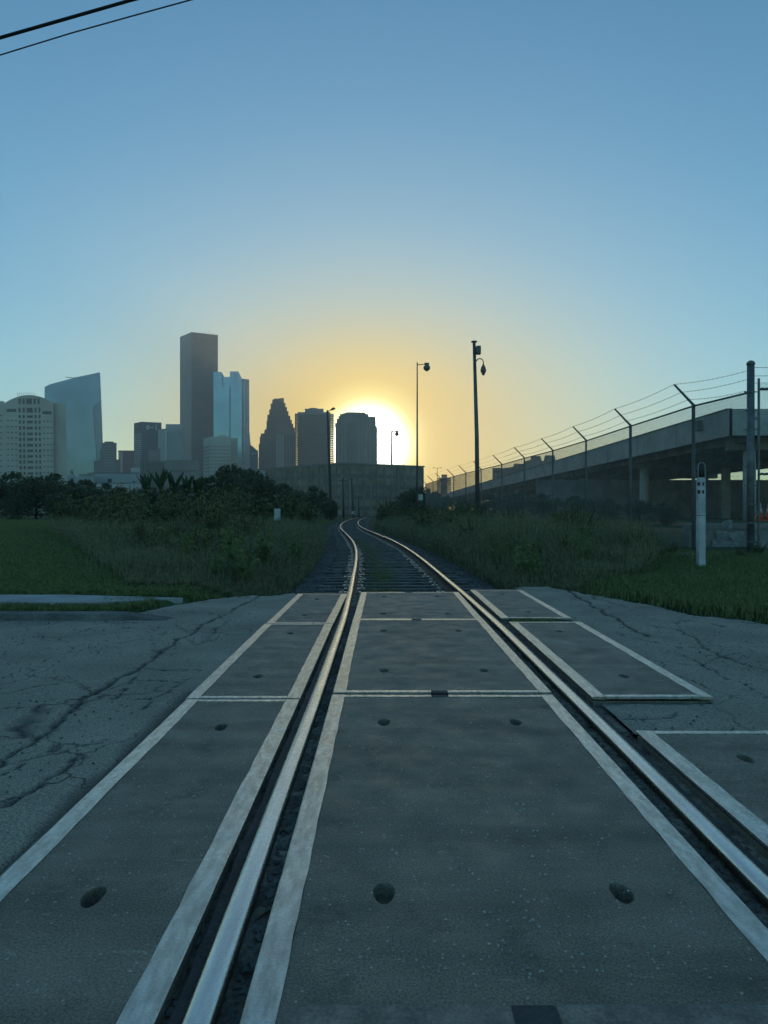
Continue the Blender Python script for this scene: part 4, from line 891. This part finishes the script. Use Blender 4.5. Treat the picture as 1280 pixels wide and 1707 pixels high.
for k in range(3):
    f = (1.0, .62, .26)[k]; g = MB(); path = []
    for i, p in enumerate(fp):
        q = tips[i] if i == 0 else p + Vector((0, 0, FT)) + arm_dir * AL * f
        if i == 0: q = p + Vector((0, 0, PZ((617, 631, 650)[k], 16.6)))
        path.append(q)
    full = []
    for a, b in zip(path[:-1], path[1:]):
        for s in range(4): v = a.lerp(b, s / 4); v.z -= .05 * math.sin(math.pi * s / 4); full.append(v)
    full.append(path[-1]); g.tube(full, .0045, 4, cap=False)
    for a, b in zip(full[:-1], full[1:]):
        n = int((b - a).length / .13)
        for s in range(n):
            v = a.lerp(b, (s + .5) / n)
            if v.y > 40: continue
            g.tube([v + Vector((-.006, -.016, .018)), v + Vector((.006, .016, -.018))], .004, 3, cap=False); g.tube([v + Vector((.006, .012, .018)), v + Vector((-.006, -.012, -.018))], .004, 3, cap=False)
    g.build('barbed_wire', M['wire'], fence)
g = MB(); p = fp[0]
# gate leaf to the right of the end post
gate = thing('fence_gate', (p.x + .25, p.y + .05, 0), 'chain link gate panel at the right edge with flat barbed wires', 'gate')
GX0, GX1 = p.x + .22, p.x + 4.2; gy_ = p.y + .05
MB().tube([(GX0, gy_, .1), (GX0, gy_, 4.3)], .03, 8).build('frame_post', M['galv'], gate); MB().tube([(GX0, gy_, PZ(648, 16.6)), (GX1, gy_, PZ(648, 16.6))], .035, 8).build('frame_rail', M['galv'], gate)
MB().tube([(GX0, gy_, PZ(790, 16.6)), (GX1, gy_, PZ(790, 16.6))], .03, 8).build('frame_rail', M['galv'], gate); MB().tube([(GX0, gy_, .1), (GX1, gy_, .1)], .03, 8).build('frame_rail', M['galv'], gate); MB().tube([(GX1, gy_, .1), (GX1, gy_, 4.0)], .04, 8).build('frame_post', M['galv'], gate)
o = link('chain_link', link_mesh(3.9, 4.05, .11, .005), gate, Vector((GX0 + .02, gy_, .12)) - gate.location)
for yy in (612, 626, 638): MB().tube([(p.x + .08, gy_, PZ(yy, 16.6)), (GX1, gy_, PZ(yy - 1, 16.6))], .006, 5).build('barbed_wire', M['wire'], gate)
for z in (1.0, 3.3): MB().box(p.x + .06, GX0 + .03, gy_ - .02, gy_ + .02, z, z + .07).build('hinge', M['galv'], gate)
pts = [P(700, 829, 70)]
MB().bbox(PX(696.5, 66), PX(704, 66), 66, 66.03, PZ(834, 66), PZ(824, 66), .005).build('sign_plate', M['white'], label='small blank pale sign plate beyond the weeds near the fence end', cat='sign')
MB().bbox(6.9, 14, 16.2, 17.0, -.3, .085, .02).build('concrete_pad', M['concrete'], label='concrete footing strip under the fence end post', cat='footing')

# white utility marker post
Y = 13.0; X = PX(1167.5, Y); t = thing('marker_post', (X, Y, 0), 'white marker post with dark domed top standing in grass by fence', 'marker post')
zt = PZ(796, Y); w = .06
MB().bbox(X - w, X + w, Y - w, Y + w, -.2, zt, .01).build('post', M['white'], t)
MB().lathe((X, Y, zt), [(.062, .001), (.062, .16), (.055, .22), (.035, .26), (.01, .275)], 16).build('dome', M['dark'], t, smooth=True)
MB().tube([(X - .066, Y - .03, zt)] + [(X - .066 * math.cos(a), Y - .03, zt + .2 + .085 * math.sin(a)) for a in np.linspace(0, math.pi, 9)] + [(X + .066, Y - .03, zt)], .005, 6).build('rim', M['white'], t)
for x0, x1, y0, y1 in ((1161.8, 1166.5, 804, 809.5), (1170.5, 1173.2, 804, 809.5), (1161.8, 1167, 817, 823), (1169.8, 1173.2, 817, 823)):
    MB().box(PX(x0, Y - .07), PX(x1, Y - .07), Y - w - .004, Y - w - .001, PZ(y1, Y - .07), PZ(y0, Y - .07)).build('sticker', M['dark'], t)
MB().box(X - w - .002, X + w + .002, Y - w - .002, Y + w + .002, PZ(860, Y), PZ(859, Y)).build('seam', M['galv'], t)

# ------------------------------------------------------------------ vegetation
def leaves(n, blobs, s, aspect=.55, shell=.55, flat=.0):
    bl = np.array(blobs, float); wts = (bl[:, 3] * bl[:, 4] * bl[:, 5]) ** .66; pick = rng.choice(len(bl), n, p=wts / wts.sum())
    d = rng.normal(size=(n, 3)); d /= np.linalg.norm(d, axis=1)[:, None]; r = (shell + (1 - shell) * rng.random(n)) ** .8 * (1 + .18 * rng.normal(size=n) * .6)
    c = bl[pick, :3] + d * r[:, None] * bl[pick, 3:6]
    nn = rng.normal(size=(n, 3)) + d * .8 + np.array([0, 0, .4]); nn /= np.linalg.norm(nn, axis=1)[:, None]
    a = np.cross(nn, rng.normal(size=(n, 3))); a /= np.linalg.norm(a, axis=1)[:, None]; b = np.cross(nn, a)
    sz = s * rng.uniform(.6, 1.4, n)[:, None]
    V = np.stack([c - a * sz, c - b * sz * aspect + nn * sz * .12, c + a * sz, c + b * sz * aspect + nn * sz * .12], 1).reshape(-1, 3)
    V[:, 2] = np.maximum(V[:, 2], .0)
    return V, np.arange(4 * n).reshape(-1, 4)
def stems(g, n, spread, h, r=.02):
    for i in range(n):
        a = 2 * math.pi * i / n + random.random(); e = Vector((math.cos(a) * spread * random.uniform(.4, 1), math.sin(a) * spread * random.uniform(.4, 1), h * random.uniform(.6, .95)))
        g.tube([(0, 0, -.1), (e.x * .3, e.y * .3, e.z * .5), tuple(e)], [r, r * .7, r * .3], 5)
def proto(kind, seed):
    random.seed(seed)
    if kind == 'tree':
        bl = [(random.uniform(-1.5, 1.5), random.uniform(-1.2, 1.2), random.uniform(1.6, 4.1), random.uniform(.8, 1.5), random.uniform(.8, 1.4), random.uniform(.6, 1.2)) for _ in range(11)] + [(0, 0, 3.2, 1.6, 1.4, 1.4), (random.uniform(-1, 1), 0, 1.0, 1.8, 1.4, 1.0)]
        for k in range(34):
            a = random.random() * 6.28; e = random.uniform(.1, 1.5); q = 2.1 * math.cos(e); c_ = Vector((math.cos(a) * q, math.sin(a) * q * .9, 2.6 + 2.2 * math.sin(e)))
            for s_ in range(3): bl.append((c_.x * (1 + .08 * s_), c_.y * (1 + .08 * s_), c_.z + .16 * s_, .34 - .08 * s_, .34 - .08 * s_, .26))
        V, Fc = leaves(6000, bl, .13, .5, .35); g = MB().tube([(0, 0, -.3), (.08, 0, 1.3), (-.1, .05, 2.6), (.1, 0, 3.8)], [.16, .13, .09, .03], 8)
        for k in range(5): a = k * 1.3; g.tube([(0, 0, 1.2 + k * .35), (math.cos(a) * .7, math.sin(a) * .7, 2.0 + k * .35), (math.cos(a) * 1.3, math.sin(a) * 1.2, 2.6 + k * .3)], [.07, .05, .02], 6)
        return np_mesh('crown', V, Fc, M['leafdark']), shared(g, 'trunk', M['bark'])
    bl = []; g = MB()
    for k in range(24):
        a = random.random() * 6.28; sp = random.uniform(.05, .55); hh = random.uniform(.45, 1.08) * (1.05 - .5 * sp)
        g.tube([(0, 0, -.1), (math.cos(a) * sp * .45, math.sin(a) * sp * .45, hh * .55), (math.cos(a) * sp, math.sin(a) * sp, hh)], [.012, .008, .003], 4)
        for q in range(5):
            f = .3 + .7 * q / 4; w = .13 * (1.15 - f); bl.append((math.cos(a) * sp * f ** 1.2, math.sin(a) * sp * f ** 1.2, hh * f, w, w, w * 1.1))
    V, Fc = leaves(3400, bl, .033, .4, .2)
    return np_mesh('foliage', V, Fc, M['leaf']), shared(g, 'stems', M['bark'])
trees = [proto('tree', 11 + k) for k in range(4)]; shrubs = [proto('shrub', 31 + k) for k in range(5)]
random.seed(99)
def gz1(x, y): return float(ground_z(np.array([x]), np.array([y]))[0])
def plant(name, protos, x, y, h, wx, label, group, cat, unit, k=None):
    c, s = protos[random.randrange(len(protos)) if k is None else k]; z = gz1(x, y)
    t = thing(name, (x, y, z - .03), label, cat, group, random.random() * 6.28); q = h / unit
    t.scale = (q * wx, q * wx, q)
    link('crown' if name.endswith('tree') else 'foliage', c, t); link('trunk' if name.endswith('tree') else 'stems', s, t); return t
# dark trees behind the lawn on the left
LAWN = ['dark tree at the far left edge of the lawn', 'tallest dark tree in the row under the arched cream tower', 'dark tree under the right side of the arched cream tower', 'dark tree under the left edge of the blue glass tower', 'dark tree under the middle of the blue glass tower', 'low dark tree at the far left of the front row', 'low front row dark tree under the blue glass tower',
        'dark tree below the brown stepped office block', 'dark tree below the left edge of the banded tower', 'lowest dark tree at the right end of the front row']
BELT = ['belt tree below the left edge of the cream mid-rise', 'tallest leafy tree left of the track below the cream mid-rise', 'belt tree just right of the tallest one, below pale blue tower', 'belt tree below the small gabled block', 'belt tree below the stepped red tower', 'belt tree behind the rightmost banana plants', 'belt tree behind the leftmost banana plant',
        'belt tree below the balconied tower', 'belt tree below the gap between stepped and balconied towers', 'belt tree beside the wooden lamp pole', 'low nearer belt tree below the cream mid-rise', 'low belt tree behind the pale cabinet', 'low belt tree right of the pale cabinet', 'low belt tree nearest the rails before the garage', 'low belt tree left of the pale cabinet']
RAILR = ['low dark tree right of the rails, second from the bend', 'dark tree below the white sun glow', 'tallest dark tree right of the rails beside the slim lamp', 'dark tree right of the slim street lamp by the fence end', 'lowest dark tree touching the rails at the bend', 'low nearer dark tree below the white sun glow', 'nearer dark tree at the foot of the slim street lamp']
ORD = ['first', 'second', 'third', 'fourth', 'fifth', 'sixth', 'seventh', 'eighth']
for i, (x, yt, Y, wx) in enumerate([(-30, 800, 80, 1.3), (22, 794, 84, 1.2), (60, 800, 78, 1.2), (95, 797, 86, 1.2), (140, 806, 80, 1.1), (30, 826, 74, 1.3), (100, 826, 74, 1.3), (175, 812, 84, 1.1), (205, 818, 88, 1.1), (160, 834, 76, 1.2)]):
    plant('dark_tree', trees, PX(x, Y), Y, PZ(yt, Y) * 1.02, wx, LAWN[i], 'dark trees behind the lawn', 'tree', 5.0, i % 4)
for i, (x, yt, Y, wx) in enumerate([(345, 803, 66, 1.2), (385, 784, 64, 1.0), (410, 788, 70, 1.1), (430, 800, 60, 1.2), (470, 812, 80, 1.1), (300, 815, 60, 1.3), (250, 818, 64, 1.3), (520, 815, 105, 1.2), (500, 826, 90, 1.3), (545, 832, 100, 1.2), (360, 825, 52, 1.3), (455, 838, 66, 1.3), (515, 843, 84, 1.3), (552, 846, 88, 1.2), (420, 830, 58, 1.3)]):
    plant('leafy_tree', trees, PX(x, Y), Y, max(1.6, PZ(yt, Y)) * 1.02, wx, BELT[i], 'trees in the overgrown belt', 'tree', 5.0, i % 4)
for i, (x, yt, Y, wx) in enumerate([(655, 838, 125, 1.3), (680, 822, 130, 1.2), (700, 815, 120, 1.2), (728, 824, 105, 1.2), (640, 845, 140, 1.3), (668, 842, 110, 1.3), (705, 838, 95, 1.3)]):
    plant('dark_tree', trees, PX(x, Y), Y, PZ(yt, Y) * 1.02, wx, RAILR[i], 'trees right of the rails', 'tree', 5.0, i % 4)
# trees in the shade beyond the fence
for i, (x, yt, Y, wx) in enumerate([(770, 832, 84, 1.4), (815, 828, 78, 1.3), (860, 826, 82, 1.4), (905, 828, 72, 1.4), (960, 832, 64, 1.3), (1010, 836, 58, 1.4), (1065, 838, 50, 1.3), (1110, 842, 46, 1.4)]):
    plant('dark_tree', trees, PX(x, Y), Y, max(1.5, PZ(yt, Y)) * 1.02, wx * 1.1, 'low dark tree behind the fence, %s to the right of the camera mast' % ORD[i], 'trees behind the fence', 'tree', 5.0, i % 4)
# shrub thicket left of the track
def shrub_label(Y, f, side):
    d = 'low' if Y < 19 else 'waist-high' if Y < 30 else 'tall'
    w = 'nearest the road' if Y < 19 else 'in the middle distance' if Y < 30 else 'in the far thicket'
    if side == 'left': e = 'beside the lawn' if f < .4 else 'beside the ballast' if f > .7 else 'in the thicket left of the track'
    else: e = 'beside the right rail ballast' if f < .45 else 'against the chain link fence'
    s = '%s leafy shrub %s, %s' % (d, e, w); return s, 'shrubs: ' + s
n = 0
for i in range(60):
    Y = 13.5 + 32 * ((i + random.random()) / 60) ** 1.15
    xl = np.interp(Y, [9.6, 12.8, 20, 34, 48], [-1.9, -3.9, -8.2, -15.8, -21]); xr = float(track_x(Y)) - np.interp(Y, [10, 14, 20, 46], [2.6, 3.6, 3.0, 2.6])
    x = random.uniform(xl, xr)
    if Y < 41 and abs(640 + x / Y * F - 463) < 34: x -= 2.2 if Y > 25 else 1.2
    h = np.interp(Y, [13, 20, 34, 46], [.62, 1.15, 2.0, 2.6]) * random.uniform(.75, 1.2)
    plant('shrub', shrubs, x, Y, h, random.uniform(1.1, 1.7), *shrub_label(Y, (x - xl) / (xr - xl), 'left'), 'shrub', 1.0)
# shrubs between the track and the fence
for i in range(46):
    Y = 13 + 50 * ((i + random.random()) / 46) ** 1.4
    xl = float(track_x(Y)) + np.interp(Y, [13, 20, 60], [3.0, 2.5, 2.4]); xr = np.interp(Y, [16, 24, 40, 60, 72], [5.6, 7.6, 7.2, 5.0, 4.0])
    x = random.uniform(xl, xr); h = np.interp(Y, [13, 20, 34, 60], [.7, 1.15, 1.5, 2.1]) * random.uniform(.7, 1.2)
    plant('shrub', shrubs, x, Y, h, random.uniform(1.0, 1.5), *shrub_label(Y, (x - xl) / (xr - xl), 'right'), 'shrub', 1.0)
for i, (x, y, h) in enumerate([(1080, 16.8, .7), (1262, 16.0, .42), (1232, 15.6, .3), (1120, 16.9, .4)]):
    plant('shrub', shrubs, PX(x, y), y, h, 1.1, 'low weedy shrub at the foot of the fence end posts', 'weeds at the fence foot', 'shrub', 1.0)
def weed_proto(seed):
    random.seed(seed); g = MB(); bl = []
    for k in range(9):
        a = random.random() * 6.28; sp = random.uniform(.08, .3); hh = random.uniform(.5, 1.0)
        g.tube([(0, 0, -.05), (math.cos(a) * sp * .4, math.sin(a) * sp * .4, hh * .6), (math.cos(a) * sp, math.sin(a) * sp, hh)], [.012, .009, .004], 4)
        for q in range(6): f = .2 + .8 * q / 5; bl.append((math.cos(a) * sp * f, math.sin(a) * sp * f, hh * f, .1, .1, .05))
    V, Fc = leaves(330, bl, .075, .33, .3); return np_mesh('foliage', V, Fc, M['broad']), shared(g, 'stems', M['leaf'])
M['broad'] = pmat('broad_weed_leaf', (.25, .30, .12), .5, var=.3, scale=9, c2=(.12, .17, .06), spec=.3, translucent=.35)
wp = [weed_proto(70 + k) for k in range(3)]; random.seed(5)
for i in range(34):
    lf = i % 2 == 0; Y = random.uniform(10.2, 19)
    x = float(track_x(Y)) - random.uniform(2.1, 2.6 + (Y - 9.6) * .42) if lf else float(track_x(Y)) + random.uniform(2.0, 2.4 + (Y - 9.6) * .42)
    w = 'nearest the road' if Y < 13 else 'a little way back' if Y < 16 else 'well back from the road'; e = 'left of the track' if lf else 'right of the track'
    lb = 'pale broad-leaved weed %s, %s' % (e, w); plant('weed', wp, x, Y, random.uniform(.35, .8), 1.0, lb, 'weeds: ' + lb, 'weed', 1.0)
# banana plants poking above the belt
for i, (x, Y, h) in enumerate([(245, 46, 3.3), (268, 44, 3.5), (292, 45, 3.4), (312, 47, 3.3), (330, 48, 3.2)]):
    X = PX(x, Y); t = thing('banana_plant', (X, Y, gz1(X, Y)), 'upright banana plant poking above the bushes, %s from the left' % ORD[i], 'banana plant', 'banana plants left of the track')
    for k in range(7):
        a = random.random() * 6.28; tilt = random.uniform(.1, .5); g = MB(); n = 7; Ll = random.uniform(1.1, 1.7); b0 = h - Ll * .75
        dirv = Vector((math.cos(a) * tilt, math.sin(a) * tilt, 1)).normalized(); sd = Vector((-math.sin(a), math.cos(a), 0))
        for q in range(n):
            f = q / (n - 1); c = Vector((X, Y, b0)) + dirv * Ll * f + Vector((math.cos(a), math.sin(a), 0)) * .25 * f * f; w = .17 * math.sin(math.pi * min(.97, f * .9 + .08))
            g.v += [tuple(c - sd * w), tuple(c + Vector((0, 0, -.03))), tuple(c + sd * w)]
        for q in range(n - 1):
            for j in range(2): g.f.append((q * 3 + j, q * 3 + j + 1, q * 3 + 4 + j, q * 3 + 3 + j))
        g.build('leaf', M['bigleaf'], t)
    MB().tube([(X, Y, -.1), (X, Y, h - 1.2)], [.12, .08], 8).build('stem', M['leaf'], t)

def blades(name, n, spot, hfun, wfun, mat, label, lean=.35):
    x, y = spot(n); z = ground_z(x, y); h = hfun(x, y) * rng.uniform(.5, 1.3, len(x)); w = wfun(x, y)
    a = rng.random(len(x)) * 6.283; l = rng.normal(size=len(x)) * lean; la = rng.random(len(x)) * 6.283
    dx, dy = np.cos(a) * w, np.sin(a) * w; mx_, my_ = np.cos(la) * l * h * .35, np.sin(la) * l * h * .35; tx, ty = np.cos(la) * l * h, np.sin(la) * l * h
    S = lambda ox, oy, f, zz: np.stack([x + ox + dx * f, y + oy + dy * f, zz], -1)
    V = np.stack([S(0, 0, -1, z - .02), S(0, 0, 1, z - .02), S(mx_, my_, .8, z + h * .6), S(mx_, my_, -.8, z + h * .6), S(tx, ty, .08, z + h), S(tx, ty, -.08, z + h)], 1).reshape(-1, 3)
    b = np.arange(len(x))[:, None] * 6; Q = np.concatenate([b + np.array([0, 1, 2, 3]), b + np.array([3, 2, 4, 5])])
    return link(name, np_mesh(name, V, Q, mat), label=label, kind='stuff')
def lawn_left(n):
    y = 8.52 + 70 * rng.random(n * 2) ** 2.3; x = -2 - (y * .62 + 2) * rng.random(n * 2); k = (x < np.minimum(-1.3, track_x(y) - 2.4)); return x[k][:n], y[k][:n]
blades('lawn_grass', 150000, lawn_left, lambda x, y: .03 + .05 * fbm(x, y, 2, 5) + .04 * np.clip((y - 30) / 40, 0, 1), lambda x, y: .004 + y * .0006, M['grass'], 'mown green lawn grass left of the track')
def strip_left(n):
    x = -2.5 - 12 * rng.random(n); y = 7.22 + .52 * rng.random(n); k = rng.random(n) < .12; x = np.where(k, -2.35 - 1.0 * rng.random(n), x); y = np.where(k, 7.3 + 1.1 * rng.random(n) * np.clip((-2.2 - x) / .6, 0, 1), y); return x, y
blades('kerb_grass', 26000, strip_left, lambda x, y: .025 + .03 * fbm(x, y, .6, 5), lambda x, y: .006 + 0 * x, M['grass'], 'thin turf strip between the kerb and the sidewalk')
def verge_right(n):
    x = 2.0 + 10 * rng.random(n * 2); y = 5.6 + 14 * rng.random(n * 2) ** 1.4; k = (y > road_far(x) + (fbm(x, y, .7, 60) - .47) * .9 - .1) & (y < 17.5); return x[k][:n], y[k][:n]
blades('verge_grass', 110000, verge_right, lambda x, y: .06 + .07 * fbm(x, y, 1, 8), lambda x, y: .0045 + y * .0005, M['grass'], 'short green grass on the right verge before the fence')
def weeds_left(n):
    y = 9.3 + 30 * rng.random(n * 2) ** 1.8; xl = np.interp(y, [9.3, 12.8, 20, 34, 48], [-3.4, -5.2, -9, -16.5, -21]); xr = track_x(y) - 1.75; x = xl + (xr - xl) * rng.random(n * 2); return x[:n], y[:n]
blades('tall_weeds', 34000, weeds_left, lambda x, y: (.14 + .5 * np.clip((y - 9.3) / 9, 0, 1)) * (.4 + 1.1 * fbm(x, y, 1.2, 12)), lambda x, y: .005 + y * .0004, M['drygrass'], 'tall dry weeds left of the track', .3)
def weeds_right(n):
    y = 9.6 + 40 * rng.random(n * 2) ** 2.0; xl = track_x(y) + 1.7; xr = np.interp(y, [9.6, 11, 14, 18, 24, 40, 60], [2.5, 4.0, 5.6, 6.6, 8.0, 7.2, 5.0]); x = xl + (xr - xl) * rng.random(n * 2); return x[:n], y[:n]
blades('fence_weeds', 42000, weeds_right, lambda x, y: (.16 + .6 * np.clip((y - 9.6) / 7, 0, 1)) * (.4 + 1.1 * fbm(x, y, 1.1, 14)), lambda x, y: .005 + y * .0004, M['drygrass'], 'tall dry weeds between the track and the fence', .3)
def track_weeds(n):
    y = 9.35 + 22 * rng.random(n) ** 1.6; return track_x(y) - .28 + rng.normal(size=n) * .16, y
blades('track_grass', 5200, track_weeds, lambda x, y: .12 + .12 * fbm(x, y, .6, 3), lambda x, y: .005 + 0 * x, M['grass'], 'green grass growing between the rails', .4)
def seam_weeds(n): return 1.25 + .45 * rng.random(n), 6.83 + .05 * rng.normal(size=n)
o = blades('seam_grass', 500, seam_weeds, lambda x, y: .03 + .03 * rng.random(len(x)), lambda x, y: .003 + 0 * x, M['grass'], 'small weeds in the seam between right panels', .6); o.location.z = .27
def reeds(n):
    y = np.concatenate([10.5 + 5 * rng.random(n // 2), 11 + 8 * rng.random(n - n // 2)]); x = np.concatenate([track_x(y[:n // 2]) - 2.6 - 3 * rng.random(n // 2), track_x(y[n // 2:]) + 2.6 + 2.4 * rng.random(n - n // 2)]); return x, y
M['seed'] = pmat('pale_seed_head', (.24, .22, .14), .9, var=.3, scale=3, translucent=.3)
blades('seed_heads', 240, reeds, lambda x, y: .6 + 0 * x, lambda x, y: .0045 + 0 * x, M['seed'], 'pale grass stalks with seed heads among the weeds', .25)

# ------------------------------------------------------------------ haze
v = [(x, y, z) for x in (-2520, 2520) for y in (-320, 2520) for z in (-2.5, 335)]
hm = bpy.data.meshes.new('haze'); hm.from_pydata(v, [], [(0, 1, 3, 2), (4, 6, 7, 5), (0, 4, 5, 1), (2, 3, 7, 6), (0, 2, 6, 4), (1, 5, 7, 3)])
mt = bpy.data.materials.new('haze'); mt.use_nodes = True; n_ = mt.node_tree; n_.nodes.remove(n_.nodes['Principled BSDF'])
pv = n_.nodes.new('ShaderNodeVolumePrincipled'); pv.inputs['Density'].default_value = HAZE_DENSITY; pv.inputs['Anisotropy'].default_value = .6; pv.inputs['Color'].default_value = (.85, .9, .92, 1)
n_.links.new(pv.outputs[0], n_.nodes['Material Output'].inputs['Volume']); hm.materials.append(mt); link('haze', hm, kind='stuff')
